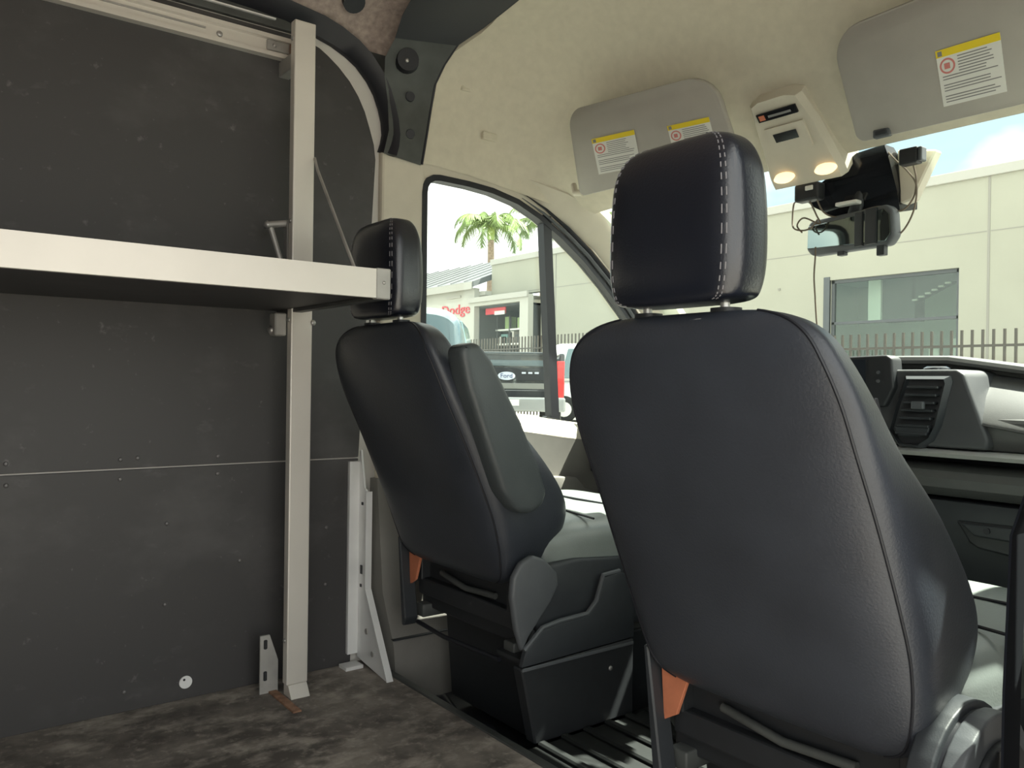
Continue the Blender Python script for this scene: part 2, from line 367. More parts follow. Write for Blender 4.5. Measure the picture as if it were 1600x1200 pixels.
B((-.785, 1.122, .077), (-.768, 1.42, .080)).build('trim_seam', DARKPL, bpy.data.objects['trim_5'])

# door window outline (Y,z) on X=-.90
WIN = [(1.268, .72), (1.266, 1.360), (1.269, 1.380), (1.278, 1.395), (1.294, 1.404), (1.315, 1.407), (1.42, 1.405), (1.51, 1.398), (1.61, 1.378), (1.70, 1.342), (1.80, 1.288), (1.90, 1.222), (2.00, 1.142), (2.10, 1.050), (2.20, .950), (2.30, .845), (2.38, .76), (2.20, .640), (1.86, .650), (1.60, .690)]
def inset(P, d):
    out = []; n = len(P)
    for i in range(n):
        a, b, c = Vector(P[i-1]), Vector(P[i]), Vector(P[(i+1) % n])
        e1 = (b-a).normalized(); e2 = (c-b).normalized(); n1 = Vector((e1.y, -e1.x)); n2 = Vector((e2.y, -e2.x)); m = (n1+n2); m = m/max(m.length_squared/2, .4)
        out.append(tuple(b+m*d))
    return out
def ring_prism(P, Q, x0, x1):
    b = MB(); n = len(P)
    R = [[Vector((x0, *P[i])), Vector((x0, *Q[i])), Vector((x1, *Q[i])), Vector((x1, *P[i]))] for i in range(n)]
    R.append(R[0]); b.rings(R, True, False); bmesh.ops.remove_doubles(b.bm, verts=b.bm.verts[:], dist=1e-5); return b
OUT = inset(WIN, -.055)
def door(sgn, name, lab):
    s = sgn
    root = thing(name, lab, 'door', (.9*s, 1.75, -.1), None, 'structure')
    X = lambda a: a*s
    fo = [(1.26, .60), (1.26, 1.44), (1.30, 1.46), (1.45, 1.455), (1.58, 1.435), (1.70, 1.405), (1.80, 1.358), (1.92, 1.285), (2.03, 1.20), (2.14, 1.10), (2.25, .99), (2.36, .88), (2.46, .78), (2.46, .60), (2.2, .56), (1.9, .56)]
    ring = ring_prism(WIN, inset(WIN, -.06), X(.915), X(.872)); ring.build('window_frame', TRIMB, root, True, 30)
    ring_prism(inset(WIN, -.014), inset(WIN, .004), X(.905), X(.866)).build('window_seal', BLACKRUB, root, True, 30)
    g = MB(); g.prism(inset(WIN, .004), 0, X(.893), X(.897)); g.build('window_pane', DRG, root)
    # grey bright line along the front of the frame
    MB().tube([Vector((X(.862), y+.012, z+.018)) for y, z in WIN[8:16]], [.001, .004, .007, .0075, .0075, .0075, .0075, .0075], 6).build('frame_moulding', GREYPL, root, True)
    MB().tube([Vector((X(.862), y+.024, z+.031)) for y, z in WIN[8:16]], [.001, .004, .007, .008, .008, .008, .008, .008], 6).build('frame_seal', BLACKRUB, root, True)
    q = MB(); q.rings([[Vector((X(x), y+dy, z)) for x, dy in ((.868, -.0175), (.868, .0175), (.90, .0175), (.90, -.0175))] for y, z in ((1.733, 1.355), (1.784, .64))]); q.build('divider_bar', BLACKRUB, root)
    # sill and inner panel
    q = MB(); q.rings([[Vector((X(.905), y, z)), Vector((X(.855), y, z+.012)), Vector((X(.815), y, z-.008)), Vector((X(.80), y, z-.045)), Vector((X(.905), y, z-.045))] for y, z in ((1.285, .728), (1.45, .712), (1.60, .690), (1.75, .668), (1.90, .650), (2.05, .645), (2.25, .645), (2.42, .66))]); q.build('window_sill', TRIMB, root, True, 40)
    q = MB(); q.rings([[Vector((X(.905), y, -.1)), Vector((X(.905), y, z)), Vector((X(.80), y, z)), Vector((X(.812), y, .48)), Vector((X(.80), y, .30)), Vector((X(.82), y, -.1))] for y, z in ((1.29, .68), (1.60, .645), (1.90, .606), (2.25, .60), (2.44, .61))]); q.build('inner_panel', TAUPE, root, True, 40)
    MB().prism([(1.70, .50), (1.80, .492), (1.84, .455), (1.90, .43), (2.05, .425), (2.1, .44), (2.1, .40), (1.70, .40)], 0, X(.815), X(.775), .008).build('armrest', TAUPE, root, True, 40)
    B(*[tuple(sorted((X(.77), X(.80)))[i] if ax == 0 else ((1.88, .505), (1.91, .535))[i][ax-1] for ax in range(3)) for i in range(2)], .004).build('door_latch', BLACKPL, root)
    MB().prism([(1.72, .672), (1.90, .647), (1.90, .655), (1.74, .690)], 0, X(.862), X(.885)).build('sill_slot', BLACKPL, root)
    return root
door(-1, 'door_1', 'driver door with divided window seen past the far seat')
door(1, 'door_2', 'passenger door beside the near seat')
# A-post trims and windshield
for s, nm, lb in ((-1, 'trim_6', 'beige left windshield post between door window and glass'), (1, 'trim_7', 'beige right windshield post')):
    q = MB()
    path = [(1.56, 1.448, .935), (1.63, 1.430, .91), (1.70, 1.405, .875), (1.82, 1.365, .855), (1.94, 1.29, .85), (2.06, 1.19, .848), (2.18, 1.08, .845), (2.30, .965, .842), (2.42, .85, .84)]
    q.rings([[Vector((s*(x+.01), y, z)), Vector((s*(x-.012), y+.008, z+.008)), Vector((s*(x-.075), y+.062, z+.045)), Vector((s*(x-.075), y+.085, z+.060)), Vector((s*(x+.04), y+.06, z+.05))] for y, z, x in [(y_, z_-.032, x_) for y_, z_, x_ in path]])
    struct(q.build(nm, TRIMB, None, True, 30), lb, 'trim')
q = MB(); R = []
for i in range(21):
    u = -1+i/10; x = u*.80; b0 = -.05*u*u
    R.append([Vector((x*.96, 1.905+b0*.6, 1.385)), Vector((x*1.06, 2.62+b0*4, .865)), Vector((x*1.06, 2.624+b0*4, .872)), Vector((x*.96, 1.909+b0*.6, 1.392))])
q.rings(R)
struct(q.build('window_1', WSG, None, True, 30), 'windshield glass in front of the dashboard', 'window')
fwall = struct(B((-.90, 2.62, -.14), (.90, 2.66, .84)).build('wall_front', BLACKPL), 'black bulkhead below the dashboard', 'wall')

# =================================================================== SHELF UNIT
post = thing('shelf_upright', 'tall pale aluminium upright carrying the folding shelf', 'upright', (-.757, .83, 0))
q = MB(); q.prism([(-.770, .802), (-.742, .802), (-.742, .858), (-.770, .858)], 2, .03, 1.705, .003); q.build('box_section', ALU, post)
q = MB(); q.prism([(-.77, .03), (-.742, .03), (-.720, .0), (-.77, 0)], 1, .806, .856, .001, 1); q.build('foot_toe', ALU, post)
ft = MB(); ft.prism([(.755, -.001), (.803, -.001), (.803, .08), (.78, .148), (.755, .148)], 0, -.806, -.800, .001, 1)
ftp = ft.build('foot_bracket', ALU_D, post)
for z in (.045, .125): B((-.8005, .764, z-.012), (-.7985, .773, z+.012), .002, 1).build('slot', BLACKPL, ftp)
B((-.806, .778, -.001), (-.640, .80, .004), .001, 1).build('foot_strip', RUST, post)
for z in (.14, .95, 1.20, 1.66): MB().dome((-.77+.012, .802, z), (0, -1, 0), .006, .004).build('bolt', STEEL, post, True)
for z in (1.05, 1.62): B((-.888, .815, z-.02), (-.768, .845, z+.02), .002, 1).build('stand_off', ALU_D, post)

shelf = thing('folding_shelf', 'black folding shelf with pale aluminium front lip', 'shelf', (-.58, -.3, .971))
B((-.852, -1.45, .978), (-.300, .822, .992), .001, 1).build('shelf_board', PANEL, shelf)
lip = MB(); lip.prism([(-.302, .971), (-.288, .971), (-.288, 1.031), (-.302, 1.031), (-.302, 1.027), (-.293, 1.027), (-.293, .976), (-.302, .976)], 1, -1.45, .800); lip.build('front_lip', ALU, shelf)
cap = B((-.305, .799, .969), (-.286, .832, 1.033), .002, 1).build('end_cap', ALU_D, shelf)
MB().dome((-.286, .816, 1.003), (1, 0, 0), .004, .003).build('rivet', STEEL, cap, True)
B((-.852, .806, .969), (-.30, .830, .978), .001, 1).build('end_rail', BLACKMET, shelf)
# hinge bracket above the shelf and catch below it
hb = MB(); hb.tube([(-.80, .758, 1.190), (-.79, .815, 1.200)], .009, 10); hb.tube([(-.80, .768, 1.185), (-.79, .80, 1.075), (-.79, .805, 1.03)], .007, 8); hinge = hb.build('hinge_arm', ALU_D, shelf, True)
B((-.80, .803, 1.04), (-.778, .818, 1.205), .002, 1).build('hinge_plate', STEEL, shelf)
MB().dome((-.797, .757, 1.190), (0, -1, .1), .011, .008).build('hinge_knob', STEEL, hinge, True)
B((-.812, .772, .910), (-.772, .802, .968), .003, 1).build('catch_block', ALU_D, shelf)
MB().dome((-.80, .772, .925), (0, -1, 0), .011, .008).build('catch_knob', STEEL, shelf, True)
MB().dome((-.742, .860, .945), (.7, .3, 0), .008, .006).build('catch_bolt', STEEL, shelf, True)
cab = MB(); cab.tube([(-.745, .860, 1.365), (-.70, .848, 1.325), (-.30, .755, 1.030)], .004, 6)
tag(cab.build('stay_cable', ALU_D, None, True), 'thin steel stay cable slanting from upright to shelf', 'cable')

rail = thing('wall_rail', 'pale aluminium channel rail running along top of the black wall', 'rail', (-.87, -.8, 1.647))
q = MB(); q.prism([(-.881, 1.644), (-.858, 1.644), (-.858, 1.655), (-.868, 1.657), (-.868, 1.687), (-.858, 1.689), (-.858, 1.700), (-.881, 1.700)], 1, -2.4, .852); q.build('channel', ALU, rail)
B((-.868, -2.4, 1.672), (-.864, .62, 1.676)).build('groove_bead', ALU_D, rail)
tb = B((-.868, .775, 1.660), (-.860, .835, 1.686), .002, 1).build('end_tab', ALU_D, rail)
MB().dome((-.860, .795, 1.673), (1, 0, 0), .006, .004).build('bolt', STEEL, tb, True)
MB().dome((-.868, .655, 1.668), (1, 0, 0), .008, .005).build('bolt', STEEL, rail, True)
B((-.868, .838, 1.652), (-.80, .852, 1.69), .002, 1).build('post_clip', RUST, rail)

gb = thing('gusset_bracket', 'tall white aluminium gusset bracket on the wall beside the far seat', 'bracket', (-.80, 1.05, 0))
B((-.881, 1.030, .030), (-.868, 1.062, .572), .001, 1).build('wall_flange', WHITE_ALU, gb)
g2 = MB(); g2.prism([(-.87, .02), (-.868, .60), (-.862, .605), (-.838, .50), (-.822, .49), (-.822, .22), (-.800, .17), (-.690, 0), (-.705, -.001)], 1, 1.060, 1.066, .0008, 1)
gp = g2.build('gusset_plate', WHITE_ALU, gb)
q = MB(); q.ribbon([(-.822, 1.056, .49), (-.822, 1.056, .22), (-.690, 1.056, 0)], [(-.822, 1.075, .49), (-.822, 1.075, .22), (-.690, 1.075, 0)], (.004, 0, .001)); q.build('edge_lip', WHITE_ALU, gb)
B((-.87, 1.005, 0), (-.825, 1.058, .010), .001, 1).build('floor_tab', WHITE_ALU, gb)
for (x, z, w, h) in ((-.846, .455, .004, .004), (-.848, .27, .005, .012), (-.85, .225, .004, .004)):
    B((x-w, 1.0575, z-h), (x+w, 1.0605, z+h)).build('slot', BLACKPL, gp)
for (x, z) in ((-.812, .105), (-.775, .052)): MB().cyl((x, 1.057, z), (x, 1.061, z), .008, 14).build('hole', ALU_D, gp)

# =================================================================== SEATS
def seat(off, label, arm, name='front_seat'):
    O = Vector(off)
    root = thing(name, label, 'seat', O+Vector((0, 1.3, -.10)), 'front seats')
    def bld(b, nm, m, par=None, smooth=True, sharp=50):
        for v in b.bm.verts: v.co = v.co+O
        return b.build(nm, m, par or root, smooth, sharp)
    # backrest: rows z, rearY, frontY, half width
    rows = [[.296, 1.085, 1.125, .140], [.300, 1.070, 1.150, .185], [.325, 1.048, 1.185, .225], [.38, 1.024, 1.250, .243], [.45, .996, 1.282, .252], [.52, .966, 1.258, .253], [.63, .921, 1.160, .250], [.72, .884, 1.045, .246], [.78, .862, .990, .240], [.83, .848, .955, .225], [.862, .847, .938, .205], [.884, .854, .928, .170], [.896, .867, .915, .118], [.899, .880, .905, .05]]
    P = catmull(rows, 60); b = MB()
    R = []
    for z, ry, fy, hw in P:
        ring = superell(0, (ry+fy)/2, hw, (fy-ry)/2, 5.0, 80, z)
        for p in ring: p.x *= 1+.075*((ry+fy)/2-p.y)/((fy-ry)/2)
        R.append(ring)
    b.rings(R); back = bld(b, 'backrest', LEATH)
    # welt lines along the rear corners
    for s in (-1, 1):
        pts = []
        for z, ry, fy, hw in P[5:55]:
            k = .915; d = (1-k**5.0)**(1/5.0)
            pts.append((s*hw*k*(1+.075*d), (ry+fy)/2-(fy-ry)/2*d-.0005, z))
        b = MB(); b.tube(pts, .0022, 6); bld(b, 'seam', BLACKRUB, back)
    # top yoke seam
    b = MB(); b.tube([(-.09, .868, .886), (-.02, .858, .886), (.04, .858, .887), (.07, .862, .884)], .0018, 6); bld(b, 'top_seam', STITCH, back)
    # headrest
    hr = [[.910, .850, .910, .080], [.914, .842, .920, .102], [.925, .837, .926, .112], [.96, .834, .930, .1185], [1.02, .834, .930, .119], [1.07, .835, .927, .116], [1.10, .838, .921, .110], [1.122, .846, .913, .097], [1.133, .856, .905, .077], [1.137, .868, .893, .042]]
    H = catmull(hr, 44); b = MB(); b.rings([superell(-.012, (ry+fy)/2, hw, (fy-ry)/2, 4.2, 64, z) for z, ry, fy, hw in H]); head = bld(b, 'headrest', LEATH2)
    for s in (-1, 1):
        for kk in (.825, .875):
            b = MB(); pts = []
            for z, ry, fy, hw in H[3:43]:
                d = (1-kk**4.2)**(1/4.2); pts.append(Vector((-.012+s*hw*kk, (ry+fy)/2-(fy-ry)/2*d-.0006, z)))
            for i in range(len(pts)-1):
                if i % 2 == 0: b.tube([pts[i], pts[i].lerp(pts[i+1], 1.3) if 0 else pts[i+1]], .0009, 5)
            bld(b, 'stitching', STITCH, head)
        b = MB(); b.tube([(-.012+s*.07, .885, .93), (-.012+s*.07, .885, .86)], .0065, 12); bld(b, 'headrest_post', CHROME)
        b = MB(); b.rings([superell(-.012+s*.07, .887, .020, .018, 2.6, 24, z) for z in (.872, .896, .903)]); bld(b, 'post_collar', BLACKPL)
    # cushion
    cr_ = [[1.160, .250, .415, .20], [1.175, .245, .432, .235], [1.25, .24, .436, .250], [1.42, .24, .436, .255], [1.55, .25, .446, .250], [1.61, .28, .442, .235], [1.64, .32, .42, .20]]
    b = MB(); R = []
    for y, z0_, z1_, hw in catmull(cr_, 30):
        R.append([Vector((p.x, y, p.y)) for p in superell(0, (z0_+z1_)/2, hw, (z1_-z0_)/2, 4.5, 48, 0)])
    b.rings(R); cu = bld(b, 'cushion', mat('pale_cushion', (.20, .225, .215), .35, 0, .6, .06, 12, .15, 300)); cu['label'] = 'pale grey seat cushion'  # even pale grey over the whole cushion
    for pts in ([(-.235, 1.33, .434), (0, 1.36, .438), (.235, 1.33, .434)], [(-.235, 1.50, .44), (0, 1.48, .443), (.235, 1.50, .44)]):
        b = MB(); b.tube(pts, .003, 6); bld(b, 'cushion_seam', BLACKRUB, cu)
    b = MB(); b.box((-.232, 1.128, .150), (.232, 1.156, .41), .006); bld(b, 'rear_cover', BLACKPL, None, False)
    # plastic side shields, pedestal, rails
    for s in (-1, 1):
        b = MB(); b.prism([(1.12, .225), (1.16, .165), (1.50, .165), (1.60, .21), (1.62, .30), (1.45, .335), (1.25, .35), (1.16, .345), (1.12, .30)], 0, s*.235, s*.265, .008); bld(b, 'side_shield', DARKPL)
        b = MB(); b.box((s*.20-.02, 1.10, .13), (s*.20+.02, 1.60, .165), .004); bld(b, 'seat_rail', BLACKMET)
    b = MB(); b.prism([(-.19, -.10), (.19, -.10), (.225, .132), (-.225, .132)], 1, 1.20, 1.60, .006); bld(b, 'pedestal', BLACKPL, None, False)
    b = MB(); b.box((-.215, 1.105, .19), (.215, 1.135, .235), .005); b.box((-.215, 1.10, .23), (-.19, 1.13, .31), .003); b.box((.19, 1.10, .23), (.215, 1.13, .31), .003); bld(b, 'rear_crossbar', BLACKPL, None, False)
    b = MB(); b.prism([(-.222, .330), (-.213, .218), (-.185, .235), (-.155, .318)], 1, 1.078, 1.086, .001, 1); bld(b, 'orange_bracket', ORANGE, None, False)
    b = MB(); b.prism([(-.243, .345), (-.232, .345), (-.196, .13), (-.205, .11), (-.215, .11)], 1, 1.055, 1.095, .003, 1); bld(b, 'recliner_plate', DARKPL, None, False)
    b = MB(); b.tube([(-.12, 1.12, .26), (0, 1.115, .245), (.12, 1.12, .25)], .008, 8); bld(b, 'release_rod', BLACKMET)
    b = MB(); b.tube([(-.19, 1.09, .12), (-.05, 1.085, .115), (.18, 1.09, .12)], .006, 8); bld(b, 'wire_loom', RUST if arm is None else BLACKRUB)
    if arm:
        # folded-up armrest on the inner side
        pr = [(.935, .868), (.955, .880), (.985, .882), (1.02, .845), (1.10, .715), (1.155, .61), (1.176, .555), (1.165, .525), (1.13, .508), (1.09, .515), (1.05, .56), (1.00, .68), (.955, .79)]
        pr = [(y-.045, z-.035) for y, z in pr]
        b = MB(); b.prism(pr, 0, .235, .300, .016, 4); bld(b, 'armrest', ARM)
        b = MB(); b.cyl((.225, 1.09, .50), (.245, 1.09, .50), .04, 24); bld(b, 'armrest_pivot', BLACKPL)
        lf = [(1.060, .215), (1.046, .29), (1.050, .335), (1.072, .365), (1.105, .378), (1.14, .365), (1.178, .33), (1.182, .30), (1.16, .265), (1.10, .20), (1.078, .165)]
        b = MB(); b.prism(lf, 0, .262, .282, .008, 3); bld(b, 'recliner_cover', GREYPL)
    else:
        b = MB(); q_ = [(x_, .002) for x_ in ()]
        for r, x0, x1 in ((.118, .235, .268), (.108, .268, .273), (.112, .273, .300), (.080, .300, .312)):
            b = MB(); b.prism([(1.135+r*math.cos(t*math.pi/16), .270+r*math.sin(t*math.pi/16)) for t in range(32)], 0, x0, x1, .004 if r != .108 else 0, 3)
            bld(b, 'recliner_cover' if r == .118 else ('recliner_gap' if r == .108 else ('recliner_dial' if r == .112 else 'dial_face')), {.118: DARKPL, .108: BLACKRUB, .112: GREYPL, .080: BLACKPL}[r])
        b = MB(); b.prism([(.958, .787), (.966, .787), (.992, .735), (.984, .733)], 0, .200, .2275, .001, 1); bld(b, 'tether_slot', BLACKRUB, back, False)
    return root
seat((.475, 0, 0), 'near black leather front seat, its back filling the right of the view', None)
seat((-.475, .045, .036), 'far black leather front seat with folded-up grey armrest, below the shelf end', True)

# box beside the far seat
bx = thing('seat_side_box', 'low black storage box with open tray beside the far seat', 'box', (-.16, 1.3, -.10))
MB().prism([(1.118, .165), (1.47, .173), (1.47, -.012), (1.16, -.012)], 0, -.225, -.19, .004, 1).build('side_panel', BLACKPL, bx)
MB().prism([(1.118, .168), (1.128, .20), (1.18, .243), (1.23, .25), (1.316, .253), (1.345, .28), (1.366, .338), (1.42, .342), (1.47, .335), (1.47, .176)], 0, -.205, -.190, .004, 2).build('tray_side', DARKPL, bx, True, 30)
MB().tube([(-.195, 1.128, .205), (-.195, 1.18, .247), (-.195, 1.23, .254), (-.195, 1.316, .257), (-.195, 1.345, .284), (-.195, 1.366, .342), (-.195, 1.42, .345)], .006, 8).build('tray_rim', GREYPL, bx, True)  # tray rim in lighter grey, edge highlight put into its colour
B((-.30, 1.13, .17), (-.205, 1.46, .18)).build('tray_floor', BLACKPL, bx)
MB().prism([(1.25, .18), (1.31, .18), (1.40, .35), (1.36, .36)], 0, -.29, -.275, .003, 1).build('tray_divider', BLACKPL, bx)
MB().tube([(-.21, 1.16, .215), (-.25, 1.20, .235), (-.25, 1.25, .255)], .007, 8).build('tray_lever', GREYPL, bx, True)
B((-.19, 1.118, .160), (-.186, 1.465, .168), .001, 1).build('edge_strip', GREYPL, bx)
MB().dome((-.19, 1.39, .115), (1, 0, 0), .006, .004).build('screw', STEEL, bx, True)
# floor clutter: black hose loom behind the far seat
hs = MB(); hs.tube([(-.66, 1.14, -.06), (-.55, 1.15, -.02), (-.45, 1.14, -.05), (-.35, 1.15, -.03), (-.26, 1.14, -.07), (-.20, 1.15, -.085)], .013, 10)
tag(hs.build('wiring_hose', BLACKRUB, None, True), 'black wiring hose lying behind the far seat base', 'hose')
# seat belt at the right edge
sb = thing('seat_belt', 'black seat belt webbing beside the near seat at right edge', 'seat belt', (.82, 1.1, .0))
q = MB(); q.ribbon([(.80, 1.083, .25), (.80, 1.086, .43), (.80, 1.100, .62), (.815, 1.125, .70)], [(.80, 1.13, .25), (.80, 1.133, .43), (.80, 1.148, .62), (.815, 1.172, .70)], (.003, 0, 0)); q.build('webbing', mat('belt_webbing', (.010, .012, .018), .9, 0, .2), sb)
B((.795, 1.065, .16), (.825, 1.15, .26), .006).build('anchor_cover', BLACKPL, sb)

# =================================================================== OVERHEAD: visors, console, mirror
def bil(c, u, v): # corners TL TR BR BL
    return (Vector(c[0])*(1-u)+Vector(c[1])*u)*(1-v)+(Vector(c[3])*(1-u)+Vector(c[2])*u)*v
def visor(c, name, label, rad, labels, clip):
    c = [Vector(p) for p in c]; e1 = c[1]-c[0]; e3 = c[3]-c[0]; d2 = c[2]-c[0]
    det = e1.x*e3.z-e3.x*e1.z; al = (d2.x*e3.z-e3.x*d2.z)/det; be = (e1.x*d2.z-d2.x*e1.z)/det; c[2] = c[0]+e1*al+e3*be   # keep the four corners in one plane
    root = thing(name, label, 'sun visor', (c[2]+c[3])/2, 'sun visors')
    n = (c[1]-c[0]).cross(c[3]-c[0]).normalized()
    if n.y > 0: n = -n
    w, h = (c[1]-c[0]).length, (c[3]-c[0]).length; pts = []
    for (cu, cv, a0) in ((1, 0, -90), (1, 1, 0), (0, 1, 90), (0, 0, 180)):
        r = rad[(cu, cv)]
        for k in range(9):
            a = math.radians(a0+90*k/8); x = (w-r if cu else r)+r*math.cos(a); y = (h-r if cv else r)+r*math.sin(a)
            pts.append((x/w, y/h))
    R = []
    for off, k in ((-.011, .985), (-.008, .996), (0, 1), (.008, .996), (.011, .985)):
        R.append([bil(c, .5+(u-.5)*k, .5+(v-.5)*k)+n*off for u, v in pts])
    b = MB(); b.rings(R); body = b.build('visor_body', VISOR, root, True, 60)
    for (lu0, lv0, lu1, lv1, lu2, lv2, kind) in labels:
        # label corners in visor uv: TL, TR, BL
        TL, TR, BL = [bil(c, a, b_)+n*.0117 for a, b_ in ((lu0, lv0), (lu1, lv1), (lu2, lv2))]
        def Q(a, b_): return TL+(TR-TL)*a+(BL-TL)*b_
        def quad(a0, b0, a1, b1, lift, m, nm, par):
            q = MB(); P4 = [Q(a0, b0), Q(a1, b0), Q(a1, b1), Q(a0, b1)]
            q.rings([[p+n*(lift-.0006) for p in P4], [p+n*lift for p in P4]]); return q.build(nm, m, par)
        lb = quad(0, 0, 1, 1, .0010, LABELW, 'warning_label', root)
        quad(0, 0, 1, .13, .0016, YELLOW, 'label_header', lb)
        quad(.03, .025, .10, .11, .0020, INK, 'header_mark', lb)
        q = MB(); q.rings([[Q(.16+.125*math.cos(t), .30+.125*math.sin(t)*1.1)+n*.0013 for t in [2*math.pi*k/24 for k in range(24)]], [Q(.16+.095*math.cos(t), .30+.095*math.sin(t)*1.1)+n*.0016 for t in [2*math.pi*k/24 for k in range(24)]]], True, False); q.build('red_ring', REDINK, lb)
        quad(.11, .25, .20, .35, .0016, REDINK, 'ring_symbol', lb)
        rnd = random.Random(3+kind)
        for i in range(16):
            v0 = .17+i*.050
            if i in (8, 12): continue
            a0 = .33 if v0 < .46 else .06
            quad(a0, v0, rnd.uniform(.74, .95), v0+.017, .0014, INK, 'text_line', lb)
    if clip:
        p = bil(c, *clip)+n*.012; B(p-Vector((.020, .004, .010)), p+Vector((.020, .012, .010)), .004).build('visor_clip', GREYPL, root)
        B(p-Vector((.013, .007, .005)), p+Vector((.013, .0, .005)), .002).build('clip_slot', DARKPL, root)
    return root
visor([(.215, 1.64, 1.578), (.80, 1.60, 1.580), (.80, 1.72, 1.350), (.212, 1.765, 1.362)], 'sun_visor', 'large taupe sun visor at top right with one warning label', {(1, 0): .05, (1, 1): .05, (0, 0): .07, (0, 1): .022},
      [(.365, .43, .575, .44, .352, .96-.09, 0)], (.11, .955))
visor([(-.612, 1.60, 1.610), (-.125, 1.66, 1.596), (-.095, 1.745, 1.385), (-.640, 1.68, 1.372)], 'sun_visor', 'taupe sun visor behind the near headrest with two warning labels', {(1, 0): .08, (1, 1): .02, (0, 0): .05, (0, 1): .02},
      [(.155, .385, .455, .40, .165, .80, 1), (.665, .455, .915, .47, .665, .87, 2)], None)
MB().tube([(-.645, 1.69, 1.385), (-.68, 1.69, 1.39), (-.70, 1.70, 1.42)], .010, 10).build('visor_hinge', TRIMB, bpy.data.objects['sun_visor.001'], True)

oc = thing('overhead_console', 'beige overhead console with map lamps between the visors', 'console', (0, 1.82, 1.33))
q = MB(); R = []
for (y, z, hw) in ((1.735, 1.515, .05), (1.745, 1.510, .075), (1.80, 1.455, .090), (1.85, 1.395, .100), (1.885, 1.350, .108), (1.90, 1.333, .108), (1.915, 1.345, .10)):
    R.append([Vector((-.005-hw, y+.05, z+.06)), Vector((-.005-hw, y+.006, z+.006)), Vector((-.005-hw+.012, y-.004, z-.005)), Vector((-.005+hw-.012, y-.004, z-.005)), Vector((-.005+hw, y+.006, z+.006)), Vector((-.005+hw, y+.05, z+.06))])
q.rings(R); q.build('console_body', TRIMB, oc, True, 35)
def oplate(x0, x1, y0, z0, y1, z1, lift, m, nm, par=oc):
    n = Vector((0, -(1.515-1.395), -(1.85-1.735))).normalized()
    n = Vector((0, -.72, -.69)); P4 = [Vector((x0, y0, z0)), Vector((x1, y0, z0)), Vector((x1, y1, z1)), Vector((x0, y1, z1))]
    q = MB(); q.rings([[p+n*(lift-.006) for p in P4], [p+n*lift for p in P4]]); return q.build(nm, m, par)
ind = oplate(-.062, .050, 1.757, 1.493, 1.772, 1.477, .008, BLACKGL, 'indicator_strip')
oplate(-.056, -.040, 1.760, 1.490, 1.769, 1.480, .0095, mat('amber_print', (.55, .16, .08), .5), 'amber_symbol', ind)
oplate(-.030, .035, 1.763, 1.487, 1.767, 1.4825, .0095, INK, 'strip_print', ind)
oplate(-.060, .052, 1.788, 1.461, 1.835, 1.407, .0075, TRIMB, 'switch_plate')
oplate(-.040, .026, 1.800, 1.448, 1.816, 1.431, .0100, BLACKGL, 'switch')
for x in (-.058, .062):
    q = MB(); q.rings([[Vector((x+.030*k*math.cos(t), 1.877+.010*k*math.sin(t)-.012*d, 1.355-.010*k*math.sin(t)-.012*d)) for t in [2*math.pi*i/20 for i in range(20)]] for k, d in ((1, .3), (.95, .9), (.6, 1.15))]); q.build('map_lamp', LAMPW, oc, True)

mr_ = thing('rearview_mirror', 'rear-view mirror on black mount hanging at the windshield', 'mirror', (.10, 1.95, 1.14))
q = MB(); q.prism([(-.048, 1.166), (-.044, 1.234), (-.03, 1.242), (.205, 1.242), (.222, 1.225), (.228, 1.165), (.21, 1.143), (-.03, 1.148)], 1, 1.925, 1.965, .010, 3); q.build('mirror_housing', GREYPL, mr_, True, 40)
MB().prism([(-.040, 1.168), (-.038, 1.226), (.200, 1.230), (.214, 1.216), (.219, 1.168), (.205, 1.152)], 1, 1.921, 1.926, .001, 1).build('mirror_face', MIRR, mr_)
q = MB(); q.rings([[Vector((.04, 1.985, 1.235)), Vector((.195, 1.985, 1.235)), Vector((.20, 2.06, 1.25)), Vector((.04, 2.06, 1.25))],
                   [Vector((-.02, 1.955, 1.275)), Vector((.205, 1.95, 1.28)), Vector((.205, 2.05, 1.29)), Vector((-.01, 2.05, 1.29))],
                   [Vector((-.05, 1.935, 1.305)), Vector((.200, 1.935, 1.325)), Vector((.200, 2.02, 1.325)), Vector((-.04, 2.01, 1.31))],
                   [Vector((.04, 1.93, 1.345)), Vector((.195, 1.925, 1.362)), Vector((.195, 1.99, 1.362)), Vector((.05, 1.99, 1.345))],
                   [Vector((.115, 1.92, 1.385)), Vector((.190, 1.915, 1.39)), Vector((.190, 1.96, 1.39)), Vector((.115, 1.96, 1.385))]])
bmesh.ops.subdivide_edges(q.bm, edges=q.bm.edges[:], cuts=1, smooth=.3, use_grid_fill=True)
mnt = q.build('mirror_mount', BLACKGL, mr_, True, 50)
MB().tube([(.07, 1.975, 1.21), (.09, 1.96, 1.25), (.11, 1.96, 1.30)], .016, 12).build('mirror_stem', BLACKPL, mr_, True)
B((.055, 1.925, 1.262), (.115, 1.95, 1.272), .003).build('mount_badge', LABELW, mr_)
B((.115, 1.918, 1.150), (.140, 1.93, 1.235), .002).build('mirror_strap', BLACKPL, mr_)
B((.148, 1.916, 1.150), (.180, 1.93, 1.238), .002).build('mirror_strap', BLACKPL, mr_)
for x, dz in ((.065, .010), (.185, .026)): B((x-.011, 1.93, 1.147-dz), (x+.011, 1.95, 1.150), .002).build('mirror_tab', BLACKPL, mr_)
B((.02, 1.922, 1.18), (.055, 1.93, 1.222), .003).build('green_patch', mat('green_gloss', (.05, .14, .13), .15), mr_)  # small glossy green patch on the mirror face
for c_ in mr_.children:
    if c_.name.split('.')[0] in ('mirror_housing', 'mirror_face', 'mirror_strap', 'mirror_tab', 'green_patch'):
        for v in c_.data.vertices: v.co.y -= (v.co.x)*.22
